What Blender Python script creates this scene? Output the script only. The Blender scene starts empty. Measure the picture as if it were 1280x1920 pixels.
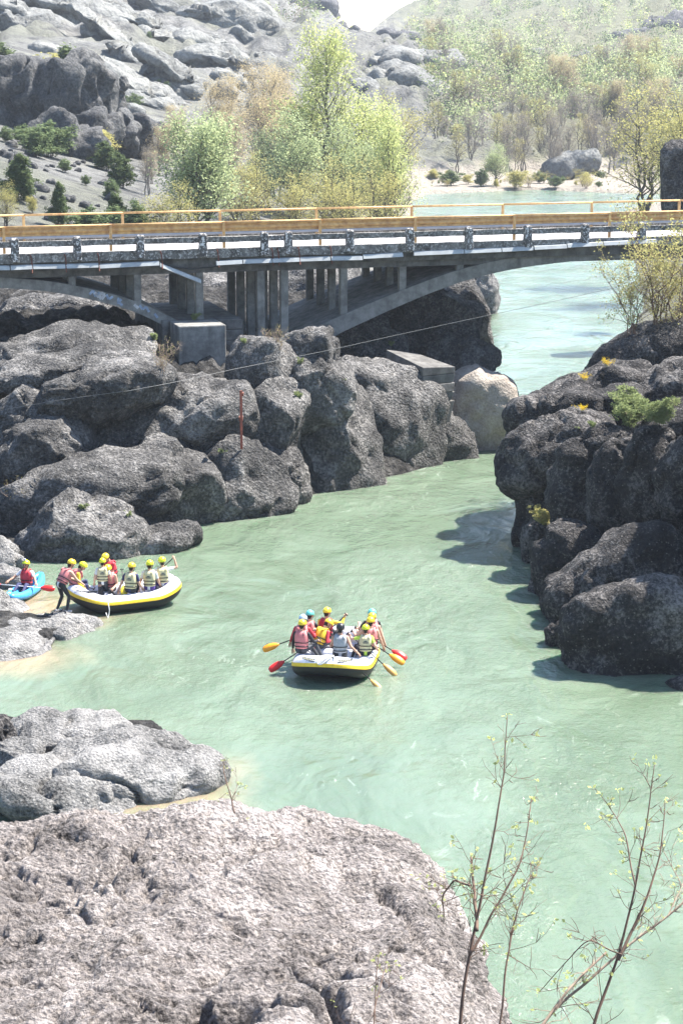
import bpy, math, random
import numpy as np
from mathutils import Vector, Matrix, Quaternion

# ------------------------------------------------------------------ camera, sky, sun, exposure
scene = bpy.context.scene
col = scene.collection
CAM_Z = 17.3
PITCH = math.atan(890 / 4000.0)
FOC = 4000.0
cam_data = bpy.data.cameras.new('camera')
cam = bpy.data.objects.new('camera', cam_data)
col.objects.link(cam)
cam.location = (0, 0, CAM_Z)
cam.rotation_euler = (math.radians(90) - PITCH, 0, 0)
cam_data.sensor_fit = 'VERTICAL'
cam_data.sensor_height = 24.0
cam_data.lens = 24.0 * FOC / 1920.0
cam_data.clip_start = 0.1
cam_data.clip_end = 5000
scene.camera = cam

SUN_EL, SUN_AZ = math.radians(57), math.radians(61)      # azimuth measured from the view direction to the right
world = bpy.data.worlds.new('World')
scene.world = world
world.use_nodes = True
wn = world.node_tree
sky = wn.nodes.new('ShaderNodeTexSky')
sky.sky_type = 'NISHITA'
sky.sun_disc = False
sky.sun_elevation = SUN_EL
sky.sun_rotation = SUN_AZ
sky.dust_density = 0.1
sky.ozone_density = 1.0
bg = wn.nodes['Background']
bg.inputs['Strength'].default_value = 0.085
wn.links.new(sky.outputs[0], bg.inputs[0])
sun_data = bpy.data.lights.new('sun', 'SUN')
sun_data.energy = 5.0
sun_data.angle = math.radians(0.53)
sun_data.color = (1.0, 0.94, 0.86)
sun = bpy.data.objects.new('sun', sun_data)
col.objects.link(sun)
sd = Vector((math.sin(SUN_AZ) * math.cos(SUN_EL), math.cos(SUN_AZ) * math.cos(SUN_EL), math.sin(SUN_EL)))
sun.rotation_euler = (-sd).to_track_quat('-Z', 'Y').to_euler()
sun.location = (40, 40, 60)
vs = scene.view_settings
vs.view_transform = 'Standard'
vs.look = 'None'
vs.exposure = 2.08
vs.gamma = 1.0
vs.use_curve_mapping = False
scene.cycles.use_denoising = True
scene.cycles.max_bounces = 6
scene.cycles.diffuse_bounces = 3
scene.cycles.glossy_bounces = 2
scene.cycles.transparent_max_bounces = 6
scene.cycles.volume_bounces = 0
scene.cycles.sample_clamp_indirect = 4.0

# ------------------------------------------------------------------ helpers
FWD = np.array([0, math.cos(PITCH), -math.sin(PITCH)])
UPV = np.array([0, math.sin(PITCH), math.cos(PITCH)])
CAMP = np.array([0, 0, CAM_Z])


def ray(px, py):
    return FWD + np.array([(px - 640) / FOC, 0, 0]) + UPV * ((960 - py) / FOC)


def at(px, py, D):
    """point of the place seen at photo position px,py at the distance D"""
    return CAMP + ray(px, py) * D


def on_z(px, py, z=0.0):
    r = ray(px, py)
    return CAMP + r * ((z - CAM_Z) / r[2])


_rs = np.random.RandomState(11)
_perm = _rs.permutation(256)
_perm = np.concatenate([_perm, _perm, _perm])
_G = _rs.normal(size=(256, 3))
_G /= np.linalg.norm(_G, axis=1)[:, None]


def pn(P):
    P = np.asarray(P, dtype=np.float64)
    i = np.floor(P).astype(np.int64)
    f = P - i
    u = f * f * f * (f * (f * 6 - 15) + 10)
    i &= 255
    out = np.zeros(len(P))
    for dx in (0, 1):
        wx = u[:, 0] if dx else 1 - u[:, 0]
        hx = _perm[i[:, 0] + dx]
        for dy in (0, 1):
            wy = u[:, 1] if dy else 1 - u[:, 1]
            hy = _perm[hx + i[:, 1] + dy]
            for dz in (0, 1):
                wz = u[:, 2] if dz else 1 - u[:, 2]
                g = _G[_perm[hy + i[:, 2] + dz] & 255]
                d = (f[:, 0] - dx) * g[:, 0] + (f[:, 1] - dy) * g[:, 1] + (f[:, 2] - dz) * g[:, 2]
                out += wx * wy * wz * d
    return out * 1.5


def fbm(P, octv=4, gain=0.5, lac=2.03):
    a, s, o = 1.0, 0.0, np.zeros(len(P))
    for k in range(octv):
        o += a * pn(P + 17.3 * k)
        s += a
        a *= gain
        P = P * lac
    return o / s * 1.4


def sstep(e0, e1, x):
    t = np.clip((x - e0) / (e1 - e0), 0, 1)
    return t * t * (3 - 2 * t)


def mesh_np(name, V, F, smooth=True, mats=(), mi=None):
    V = np.ascontiguousarray(V, dtype=np.float32)
    F = np.ascontiguousarray(F, dtype=np.int32)
    me = bpy.data.meshes.new(name)
    me.vertices.add(len(V))
    me.vertices.foreach_set('co', V.ravel())
    n, k = F.shape
    me.loops.add(n * k)
    me.loops.foreach_set('vertex_index', F.ravel())
    me.polygons.add(n)
    me.polygons.foreach_set('loop_start', np.arange(0, n * k, k, dtype=np.int32))
    me.polygons.foreach_set('loop_total', np.full(n, k, dtype=np.int32))
    for m in mats:
        me.materials.append(m)
    if mi is not None:
        me.polygons.foreach_set('material_index', np.ascontiguousarray(mi, dtype=np.int32))
    me.polygons.foreach_set('use_smooth', np.full(n, smooth, dtype=bool))
    me.update(calc_edges=True)
    me.validate()
    return me


def link(name, me, parent=None, loc=None):
    o = bpy.data.objects.new(name, me)
    col.objects.link(o)
    if parent is not None:
        o.parent = parent
    if loc is not None:
        o.location = loc
    return o


def tag(o, label=None, cat=None, group=None, kind=None):
    if label:
        o['label'] = label
    if cat:
        o['category'] = cat
    if group:
        o['group'] = group
    if kind:
        o['kind'] = kind
    return o


def empty(name, loc=(0, 0, 0), rz=0.0):
    o = bpy.data.objects.new(name, None)
    o.empty_display_size = 0.2
    o.location = loc
    o.rotation_euler = (0, 0, rz)
    col.objects.link(o)
    return o


def hit(px, py, back=0.0, dflt=80.0):
    """distance to what already stands in the direction px,py"""
    r = ray(px, py)
    n = np.linalg.norm(r)
    dg = bpy.context.evaluated_depsgraph_get()
    ok, loc, *_ = scene.ray_cast(dg, Vector(CAMP), Vector(r / n))
    return (float((np.array(loc) - CAMP) @ FWD) if ok else dflt) + back


class MB:
    """collects simple solids into one mesh"""
    def __init__(self):
        self.v, self.f, self.m, self.cur = [], [], [], 0

    def add(self, vs, fs):
        b = len(self.v)
        self.v += [tuple(map(float, p)) for p in vs]
        self.f += [tuple(i + b for i in q) for q in fs]
        self.m += [self.cur] * len(fs)

    def box(self, x0, x1, y0, y1, z0, z1, M=None):
        vs = [(x, y, z) for z in (z0, z1) for y in (y0, y1) for x in (x0, x1)]
        if M is not None:
            vs = [tuple(M @ Vector(p)) for p in vs]
        self.add(vs, [(0, 2, 3, 1), (4, 5, 7, 6), (0, 1, 5, 4), (2, 6, 7, 3), (0, 4, 6, 2), (1, 3, 7, 5)])

    def tube(self, pts, r, seg=6, caps=True, flat=1.0):
        pts = [np.asarray(p, float) for p in pts]
        n = len(pts)
        rr = r if hasattr(r, '__len__') else [r] * n
        vs, fs = [], []
        ref = None
        for i in range(n):
            t = pts[min(i + 1, n - 1)] - pts[max(i - 1, 0)]
            t = t / (np.linalg.norm(t) + 1e-9)
            if ref is None:
                ref = np.array([0, 0, 1.0]) if abs(t[2]) < .9 else np.array([1.0, 0, 0])
            a = np.cross(t, ref)
            a /= np.linalg.norm(a) + 1e-9
            b = np.cross(a, t)
            ref = b
            for k in range(seg):
                an = 2 * math.pi * k / seg
                vs.append(pts[i] + rr[i] * (math.cos(an) * a + math.sin(an) * flat * b))
        for i in range(n - 1):
            for k in range(seg):
                k2 = (k + 1) % seg
                fs.append((i * seg + k, i * seg + k2, (i + 1) * seg + k2, (i + 1) * seg + k))
        if caps:
            fs.append(tuple(range(seg))[::-1])
            fs.append(tuple((n - 1) * seg + k for k in range(seg)))
        self.add(vs, fs)

    def rings(self, rs, close=True, cap=True):
        """loft of rings with equal point counts"""
        n = len(rs[0])
        vs = [p for r in rs for p in r]
        fs = []
        for i in range(len(rs) - 1):
            for k in range(n if close else n - 1):
                k2 = (k + 1) % n
                fs.append((i * n + k, i * n + k2, (i + 1) * n + k2, (i + 1) * n + k))
        if cap:
            fs.append(tuple(range(n))[::-1])
            fs.append(tuple((len(rs) - 1) * n + k for k in range(n)))
        self.add(vs, fs)

    def prism(self, poly, y0, y1):
        """polygon in x,z pulled from y0 to y1"""
        n = len(poly)
        vs = [(x, y0, z) for x, z in poly] + [(x, y1, z) for x, z in poly]
        fs = [tuple(range(n)), tuple(range(n, 2 * n))[::-1]]
        fs += [(k, k + n, (k + 1) % n + n, (k + 1) % n) for k in range(n)]
        self.add(vs, fs)

    def ball(self, c, r, seg=10, rng=7):
        rr = r if hasattr(r, '__len__') else (r, r, r)
        vs, fs = [], []
        for i in range(1, rng):
            th = math.pi * i / rng
            for k in range(seg):
                ph = 2 * math.pi * k / seg
                vs.append((c[0] + rr[0] * math.sin(th) * math.cos(ph), c[1] + rr[1] * math.sin(th) * math.sin(ph), c[2] + rr[2] * math.cos(th)))
        top, bot = len(vs), len(vs) + 1
        vs += [(c[0], c[1], c[2] + rr[2]), (c[0], c[1], c[2] - rr[2])]
        for i in range(rng - 2):
            for k in range(seg):
                k2 = (k + 1) % seg
                fs.append((i * seg + k, (i + 1) * seg + k, (i + 1) * seg + k2, i * seg + k2))
        for k in range(seg):
            k2 = (k + 1) % seg
            fs.append((top, k, k2))
            fs.append((bot, (rng - 2) * seg + k2, (rng - 2) * seg + k))
        self.add(vs, fs)

    def mesh(self, name, mats, smooth=False):
        me = bpy.data.meshes.new(name)
        me.from_pydata(self.v, [], self.f)
        for m in (mats if isinstance(mats, (list, tuple)) else [mats]):
            me.materials.append(m)
        me.polygons.foreach_set('material_index', self.m)
        me.polygons.foreach_set('use_smooth', [smooth] * len(self.f))
        me.update()
        return me

    def build(self, name, mats, parent=None, smooth=False, bevel=0):
        o = link(name, self.mesh(name, mats, smooth), parent)
        if bevel:
            m = o.modifiers.new('bevel', 'BEVEL')
            m.width = bevel
            m.segments = 2
            m.limit_method = 'ANGLE'
        return o


# ------------------------------------------------------------------ materials
def nodes_of(name):
    m = bpy.data.materials.new(name)
    m.use_nodes = True
    nt = m.node_tree
    return m, nt, nt.nodes['Principled BSDF'], nt.nodes.new, nt.links.new


def sval(s, k, v):
    s.inputs[k].default_value = v


def ramp(nt, fac, stops):
    r = nt.nodes.new('ShaderNodeValToRGB')
    nt.links.new(fac, r.inputs[0])
    e = r.color_ramp.elements
    while len(e) < len(stops):
        e.new(0.5)
    for x, (p, c) in zip(e, stops):
        x.position = p
        x.color = (c[0], c[1], c[2], 1) if hasattr(c, '__len__') else (c, c, c, 1)
    return r.outputs[0]


def noise(nt, vec, scale, detail=5, rough=0.55, dist=0.0):
    n = nt.nodes.new('ShaderNodeTexNoise')
    sval(n, 'Scale', scale)
    sval(n, 'Detail', detail)
    sval(n, 'Roughness', rough)
    sval(n, 'Distortion', dist)
    nt.links.new(vec, n.inputs['Vector'])
    return n.outputs['Fac']


def math_n(nt, op, a, b=None, clamp=False):
    n = nt.nodes.new('ShaderNodeMath')
    n.operation = op
    n.use_clamp = clamp
    for i, x in enumerate((a, b)):
        if x is None:
            continue
        if isinstance(x, (int, float)):
            n.inputs[i].default_value = x
        else:
            nt.links.new(x, n.inputs[i])
    return n.outputs[0]


def mixc(nt, fac, a, b, mode='MIX'):
    n = nt.nodes.new('ShaderNodeMix')
    n.data_type = 'RGBA'
    n.blend_type = mode
    for i, x in ((0, fac), (6, a), (7, b)):
        if isinstance(x, (int, float)):
            n.inputs[i].default_value = x
        elif hasattr(x, '__len__'):
            n.inputs[i].default_value = (x[0], x[1], x[2], 1)
        else:
            nt.links.new(x, n.inputs[i])
    return n.outputs[2]


def wpos(nt, sc=None):
    g = nt.nodes.new('ShaderNodeNewGeometry')
    if sc is None:
        return g.outputs['Position']
    mp = nt.nodes.new('ShaderNodeMapping')
    mp.inputs['Scale'].default_value = sc
    nt.links.new(g.outputs['Position'], mp.inputs['Vector'])
    return mp.outputs[0]


def bump(nt, h, strength, dist, prev=None):
    b = nt.nodes.new('ShaderNodeBump')
    sval(b, 'Strength', strength)
    sval(b, 'Distance', dist)
    nt.links.new(h, b.inputs['Height'])
    if prev is not None:
        nt.links.new(prev, b.inputs['Normal'])
    return b.outputs[0]


def rock_mat(name, dark, mid, light, fleck=None, scale=1.0, bumpd=0.08, fleck_scale=11, patch=None, stretch=None):
    m, nt, p, N, L = nodes_of(name)
    v = wpos(nt, stretch)
    big = noise(nt, v, 0.35 * scale, 4, .6)
    mid_n = noise(nt, v, 1.7 * scale, 6, .65)
    fine = noise(nt, v, 9 * scale, 6, .7)
    t = math_n(nt, 'ADD', math_n(nt, 'MULTIPLY', big, .30), math_n(nt, 'ADD', math_n(nt, 'MULTIPLY', mid_n, .25), math_n(nt, 'MULTIPLY', fine, .45)))
    c = ramp(nt, t, [(.39, dark), (.50, mid), (.63, light)])
    vo = N('ShaderNodeTexVoronoi')
    sval(vo, 'Scale', fleck_scale)
    L(v, vo.inputs['Vector'])
    if fleck:
        sep = N('ShaderNodeSeparateColor')
        L(vo.outputs['Color'], sep.inputs[0])
        k = math_n(nt, 'MULTIPLY', math_n(nt, 'GREATER_THAN', sep.outputs[0], .88), math_n(nt, 'LESS_THAN', vo.outputs['Distance'], .30))
        c = mixc(nt, math_n(nt, 'MULTIPLY', k, .32), c, fleck)
    if patch:
        pf = ramp(nt, noise(nt, v, .55, 5, .65), [(.56, 0), (.66, 1)])
        c = mixc(nt, math_n(nt, 'MULTIPLY', pf, .6), c, patch)
    L(c, p.inputs['Base Color'])
    sval(p, 'Roughness', .88)
    sval(p, 'Specular IOR Level', .25)
    peb = math_n(nt, 'MULTIPLY', vo.outputs['Distance'], -.5)
    b1 = bump(nt, math_n(nt, 'ADD', math_n(nt, 'ADD', mid_n, fine), peb), 1.0, bumpd)
    L(b1, p.inputs['Normal'])
    return m


M = {}
M['rock_left'] = rock_mat('grey_conglomerate', (.010, .010, .011), (.066, .064, .062), (.29, .28, .27), (.26, .25, .235), 1.0, .13, 11, (.055, .054, .054))
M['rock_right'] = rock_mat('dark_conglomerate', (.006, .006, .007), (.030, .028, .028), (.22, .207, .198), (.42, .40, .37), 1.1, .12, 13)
M['rock_front'] = rock_mat('pink_conglomerate', (.03, .026, .025), (.275, .246, .232), (.60, .545, .52), None, 2.2, .13, 22, (.13, .115, .108))
M['rock_pale'] = rock_mat('pale_river_rock', (.03, .03, .031), (.165, .162, .158), (.35, .34, .33), (.5, .48, .45), 1.5, .09, 14)
M['rock_bare'] = rock_mat('bare_river_worn_rock', (.16, .13, .11), (.27, .235, .20), (.40, .36, .31), None, 1.2, .06)
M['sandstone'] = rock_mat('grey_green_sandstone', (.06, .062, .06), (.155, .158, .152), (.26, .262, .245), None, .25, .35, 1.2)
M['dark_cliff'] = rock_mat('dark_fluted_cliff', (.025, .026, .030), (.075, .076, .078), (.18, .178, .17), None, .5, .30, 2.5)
M['far_rock'] = rock_mat('far_dark_rock', (.045, .045, .05), (.09, .09, .095), (.17, .165, .16), None, .2, .5, 1.0)


def flat_mat(name, c, rough=.6, c2=None, nscale=8.0, bumpd=0.0, metal=0.0, spec=.4):
    m, nt, p, N, L = nodes_of(name)
    v = wpos(nt)
    c2 = c2 or tuple(x * .8 for x in c)
    f = noise(nt, v, nscale, 5, .6)
    L(ramp(nt, f, [(.35, c2), (.65, c)]), p.inputs['Base Color'])
    sval(p, 'Roughness', rough)
    sval(p, 'Metallic', metal)
    sval(p, 'Specular IOR Level', spec)
    if bumpd:
        L(bump(nt, f, .8, bumpd), p.inputs['Normal'])
    return m


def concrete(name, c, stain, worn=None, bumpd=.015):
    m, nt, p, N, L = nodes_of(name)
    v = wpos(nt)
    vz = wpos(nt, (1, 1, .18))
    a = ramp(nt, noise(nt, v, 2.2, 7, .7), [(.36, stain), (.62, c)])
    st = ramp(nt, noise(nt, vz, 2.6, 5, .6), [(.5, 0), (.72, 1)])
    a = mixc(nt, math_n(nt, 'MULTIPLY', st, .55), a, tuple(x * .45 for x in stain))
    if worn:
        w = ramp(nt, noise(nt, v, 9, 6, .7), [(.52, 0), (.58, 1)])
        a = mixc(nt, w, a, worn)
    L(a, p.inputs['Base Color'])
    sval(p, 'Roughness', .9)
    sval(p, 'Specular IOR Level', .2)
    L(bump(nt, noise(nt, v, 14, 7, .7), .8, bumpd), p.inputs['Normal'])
    return m


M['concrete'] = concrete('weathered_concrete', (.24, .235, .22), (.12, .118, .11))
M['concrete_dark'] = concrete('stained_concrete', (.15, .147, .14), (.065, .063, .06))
M['post_paint'] = concrete('flaking_white_paint', (.16, .15, .145), (.05, .048, .045), (.62, .61, .59), .03)
M['rail_paint'] = concrete('lichen_rail', (.20, .195, .18), (.055, .052, .048), (.34, .33, .31), .03)
M['asphalt'] = flat_mat('bleached_asphalt', (.36, .345, .345), .9, (.30, .29, .29), 6, .004)
M['orange'] = flat_mat('orange_rail_paint', (.62, .39, .16), .55, (.40, .22, .09), 4.5)
M['galv'] = flat_mat('galvanised_steel', (.30, .32, .35), .45, (.24, .26, .29), 4)
M['tray'] = flat_mat('grey_cable_duct', (.36, .38, .38), .5, (.27, .285, .29), 3)
M['rust'] = flat_mat('rust', (.16, .05, .03), .85, (.08, .03, .02), 9, .003)
M['rust_red'] = flat_mat('rust_red_paint', (.30, .075, .045), .7, (.17, .045, .03), 5)
M['cable'] = flat_mat('steel_cable', (.16, .16, .155), .6)


def leaf_mat(name, c, c2, trans=.5):
    m = bpy.data.materials.new(name)
    m.use_nodes = True
    nt = m.node_tree
    nt.nodes.remove(nt.nodes['Principled BSDF'])
    out = nt.nodes['Material Output']
    v = wpos(nt)
    cc = ramp(nt, noise(nt, v, 1.3, 5, .8), [(.33, c2), (.66, c)])
    d = nt.nodes.new('ShaderNodeBsdfDiffuse')
    t = nt.nodes.new('ShaderNodeBsdfTranslucent')
    nt.links.new(cc, d.inputs[0])
    nt.links.new(cc, t.inputs[0])
    mx = nt.nodes.new('ShaderNodeMixShader')
    mx.inputs[0].default_value = trans
    nt.links.new(d.outputs[0], mx.inputs[1])
    nt.links.new(t.outputs[0], mx.inputs[2])
    nt.links.new(mx.outputs[0], out.inputs[0])
    return m


M['leaf_lime'] = leaf_mat('lime_leaves', (.50, .53, .23), (.38, .42, .17), .55)
M['leaf_green'] = leaf_mat('spring_green_leaves', (.40, .45, .25), (.29, .34, .18), .55)
M['leaf_tan'] = leaf_mat('tan_buds', (.52, .44, .27), (.38, .31, .19))
M['leaf_olive'] = leaf_mat('yellow_olive_buds', (.46, .43, .17), (.33, .31, .13))
M['leaf_grey'] = leaf_mat('grey_brown_buds', (.26, .23, .19), (.19, .17, .14))
M['leaf_dark'] = leaf_mat('juniper_green', (.13, .165, .075), (.07, .095, .045), .3)
M['leaf_scrub'] = leaf_mat('scrub_green', (.17, .22, .10), (.10, .13, .07), .35)
M['leaf_yellow'] = leaf_mat('yellow_flowers', (.75, .55, .04), (.6, .42, .03), .3)
M['leaf_bush'] = leaf_mat('fresh_bush_leaves', (.27, .31, .14), (.15, .19, .08), .4)
M['bark'] = flat_mat('dark_bark', (.095, .082, .07), .9, (.055, .048, .04), 6)
M['bark_grey'] = flat_mat('grey_bark', (.21, .19, .17), .9, (.13, .118, .105), 6)
M['twig'] = flat_mat('brown_twig', (.14, .085, .06), .8, (.085, .055, .04), 30)
M['twig_dry'] = flat_mat('dry_twig', (.30, .23, .17), .9, (.17, .12, .09), 12)

# ------------------------------------------------------------------ terrain: one sheet from the camera's bank to the far ridge
def W(x, y):
    return np.array([x, y, 0.0])


RIVER = [W(-60, 30), W(-30, 42), on_z(190, 1535), on_z(400, 1405), on_z(330, 1350), on_z(60, 1340), on_z(-150, 1330), on_z(-150, 1245),
         on_z(60, 1240), on_z(170, 1190), on_z(140, 1155), on_z(60, 1150), on_z(-50, 1130), on_z(-60, 1085), on_z(40, 1078), on_z(60, 1058),
         on_z(240, 1038), on_z(345, 1008), on_z(360, 992), on_z(560, 944), on_z(700, 908), on_z(780, 892), on_z(860, 868), on_z(945, 838),
         on_z(955, 800), on_z(890, 720), on_z(865, 640), on_z(920, 606), on_z(920, 590), on_z(885, 560), on_z(850, 500), on_z(800, 440),
         on_z(770, 405), on_z(772, 378), on_z(800, 364), on_z(1000, 356), on_z(1150, 362), on_z(1350, 368), on_z(1500, 378), on_z(1400, 392),
         on_z(1180, 392), on_z(1165, 430), on_z(1185, 480), on_z(1195, 520), on_z(1205, 570), W(13.5, 104), W(10.5, 88), on_z(1100, 900),
         on_z(1000, 1045), on_z(1015, 1100), on_z(1055, 1175), on_z(1100, 1235), on_z(1200, 1245), on_z(1250, 1255), on_z(1320, 1270),
         W(40, 55), W(60, 40), W(60, 29), W(10, 29), W(-10, 30)]
RIV = np.array([p[:2] for p in RIVER])


def river_dist(X, Y):
    """signed distance to the river's edge: positive on land"""
    n = len(RIV)
    best = np.full(X.shape, 1e9)
    ins = np.zeros(X.shape, dtype=bool)
    for i in range(n):
        a, b = RIV[i], RIV[(i + 1) % n]
        d = b - a
        t = np.clip(((X - a[0]) * d[0] + (Y - a[1]) * d[1]) / (d @ d + 1e-9), 0, 1)
        best = np.minimum(best, np.hypot(X - a[0] - t * d[0], Y - a[1] - t * d[1]))
        c = (a[1] > Y) != (b[1] > Y)
        xi = (b[0] - a[0]) * (Y - a[1]) / (b[1] - a[1] + 1e-12) + a[0]
        ins ^= c & (X < xi)
    return np.where(ins, -best, best)


CT = []
for q in [  # px, py, distance: the lie of the land as the photograph shows it
        (0, 1520, 46), (200, 1500, 46), (0, 1180, 64), (-200, 1300, 60), (-200, 1000, 72), (0, 960, 76), (0, 860, 79), (150, 860, 79), (0, 740, 82), (200, 730, 81), (400, 730, 82), (600, 745, 86),
        (0, 650, 85), (200, 650, 84), (400, 650, 86), (550, 660, 89), (700, 670, 94), (850, 670, 96), (0, 580, 98), (250, 560, 100), (450, 560, 102), (620, 560, 104), (800, 560, 108), (-300, 600, 95), (-300, 480, 110),
        (0, 425, 118), (150, 430, 120), (300, 440, 122), (450, 460, 125), (600, 480, 130), (750, 470, 150),
        (0, 360, 132), (120, 350, 138), (250, 340, 150), (300, 400, 140), (450, 425, 150), (600, 425, 160), (720, 412, 178),
        (0, 290, 146), (100, 270, 152), (200, 280, 165), (300, 270, 190), (450, 330, 195), (600, 340, 210), (700, 330, 225),
        (0, 205, 160), (120, 200, 168), (0, 135, 176), (120, 128, 184), (230, 180, 215), (180, 105, 225), (60, 95, 225), (-200, 90, 180), (-200, 250, 150), (-200, 380, 125),
        (330, 195, 238), (450, 215, 250), (300, 120, 270), (150, 85, 262), (0, 75, 262), (420, 120, 300), (520, 100, 320), (620, 85, 345), (400, 40, 345), (200, 0, 345), (0, -20, 345), (-200, 0, 320),
        (760, 330, 250), (680, 220, 285), (760, 190, 300), (680, 120, 340), (820, 112, 345), (850, 190, 320), (900, 260, 290), (840, 340, 258), (950, 342, 260), (1060, 325, 268), (1140, 345, 262), (1250, 345, 262),
        (1000, 220, 320), (1100, 240, 310), (1180, 260, 300), (1280, 270, 290), (940, 160, 370), (1060, 150, 380), (1180, 170, 370), (1300, 200, 340),
        (1280, 395, 122), (1240, 430, 118), (1280, 470, 104), (1240, 560, 94), (1190, 590, 92), (1280, 600, 84), (1230, 690, 78), (1150, 740, 76), (1280, 780, 72), (1280, 960, 67), (1280, 1130, 63), (1450, 1000, 62), (1450, 700, 72), (1450, 500, 90),
        (1450, 380, 125), (1330, 340, 170), (1300, 350, 220), (1500, 300, 200), (1450, 250, 290),
        (640, 66, 520), (690, 64, 700), (560, 20, 560), (480, -10, 520), (600, 0, 640), (300, -60, 500), (0, -120, 480), (740, 75, 560), (700, 62, 1000), (640, 40, 800),
        (780, 40, 780), (850, 60, 620), (950, 110, 500), (850, 110, 460), (1060, 100, 520), (1180, 110, 480), (1300, 130, 440), (760, 12, 950), (850, -25, 1000), (950, -70, 1000), (1100, -120, 1000), (1300, -190, 950), (950, 20, 760), (1100, 20, 680), (1280, 20, 620), (1500, 0, 520), (1500, -150, 800)]:
    CT.append(at(*q))
CT = np.array(CT)
CT = np.vstack([CT, [[-1.5, 4, 14.4], [1.5, 4, 14.4], [0, 2.5, 15.4], [-4, 10, 11.6], [0, 10, 11.4], [4, 10, 11.2], [-6, 16, 8.2], [0, 16, 7.6], [6, 16, 7.4], [-8, 22, 5.2], [0, 22, 4.4], [8, 22, 4.2], [-12, 30, 2.2], [0, 28, 1.0], [10, 28, 1.0], [-16, 38, 1.2],
                  [-70, 200, 28], [-110, 300, 45], [-160, 430, 90], [90, 200, 20], [130, 300, 40], [170, 430, 70], [-45, 100, 14], [45, 100, 13], [-30, 60, 6], [28, 60, 8]]])
KB = 0.35


def fan(X, Y):
    return np.stack([X / np.maximum(Y, .5), np.log(np.maximum(Y, .5)) * KB], -1)


def _tps():
    A = fan(CT[:, 0], CT[:, 1])
    n = len(A)
    r2 = ((A[:, None] - A[None]) ** 2).sum(-1)
    K = 0.5 * r2 * np.log(r2 + 1e-12) + np.eye(n) * 2e-4
    P = np.hstack([np.ones((n, 1)), A])
    Mx = np.block([[K, P], [P.T, np.zeros((3, 3))]])
    # heights are fitted as slopes seen from the camera, so near and far fit equally well
    tgt = (CT[:, 2] - CAM_Z) / np.maximum(CT[:, 1], .5)
    return A, np.linalg.solve(Mx, np.concatenate([tgt, np.zeros(3)]))


_TA, _TW = _tps()


def plateau(X, Y):
    Q = fan(X, Y)
    out = np.zeros(len(X))
    n = len(_TA)
    for s in range(0, len(X), 20000):
        q = Q[s:s + 20000]
        r2 = ((q[:, None] - _TA[None]) ** 2).sum(-1)
        out[s:s + 20000] = (0.5 * r2 * np.log(r2 + 1e-12)) @ _TW[:n] + _TW[n] + q @ _TW[n + 1:]
    return CAM_Z + out * np.maximum(Y, .5)


def ground(X, Y, detail=True):
    X = np.atleast_1d(np.asarray(X, float))
    Y = np.atleast_1d(np.asarray(Y, float))
    h = plateau(X, Y)
    d = river_dist(X, Y)
    if detail:
        P = np.stack([X, Y, np.zeros(len(X))], -1)
        amp = np.clip(Y / 160.0, .15, 2.2)
        h = h + amp * (fbm(P * .06, 5) * 1.4 + .5 * np.abs(fbm(P * .18 + 5, 4))) * sstep(1.5, 10, d)
        near = sstep(40, 50, Y) * (1 - sstep(108, 122, Y))
        Pw = P + .5 * np.stack([pn(P * .5), pn(P * .5 + 9), np.zeros(len(X))], -1)
        h = h - near * 1.05 + near * (1.15 * np.sqrt(np.abs(pn(Pw / 3.4 + 3)) + .002) + .7 * np.sqrt(np.abs(pn(Pw / 1.3 + 8)) + .002) + .22 * fbm(P / .5, 3) - .55)
        far = sstep(140, 200, Y) * (1 - sstep(600, 800, Y))
        h = h + far * (4.2 * np.sqrt(np.abs(pn(Pw / 13 + 3)) + .003) + 2.0 * np.sqrt(np.abs(pn(Pw / 4.5 + 6)) + .003) - 2.8) * sstep(4, 25, d) * (.25 + .75 * sstep(-.5, .1, pn(P / 60 + 2.2)))
        h = h + far * 1.5 * (.5 - np.abs(pn(np.stack([X / 6.0, Y / 22.0, X * 0], -1) + 14)) * 2) * sstep(6, 25, d)
    cap = np.interp(640 + FOC * X / np.maximum(Y, 1), [480, 540, 600, 640, 662, 692, 715, 760, 800, 860], [-200, -60, 0, 48, 60, 60, 40, 8, -25, -200])
    h = np.where(Y > 440, np.minimum(h, CAM_Z + (70 - cap) * Y / FOC), h)
    h = h - np.maximum(Y - 1020, 0) * .6
    cliff = np.where(Y < 112, 1.7, .28)
    lim = np.where(Y < 112, -1.1, .12) + np.maximum(d, 0) * cliff
    land = np.minimum(np.maximum(h, .25), lim)
    return np.where(d > 0, land, np.maximum(-2.5, d * 1.2 - .15))


def gz(x, y):
    return float(ground([x], [y])[0])


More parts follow.
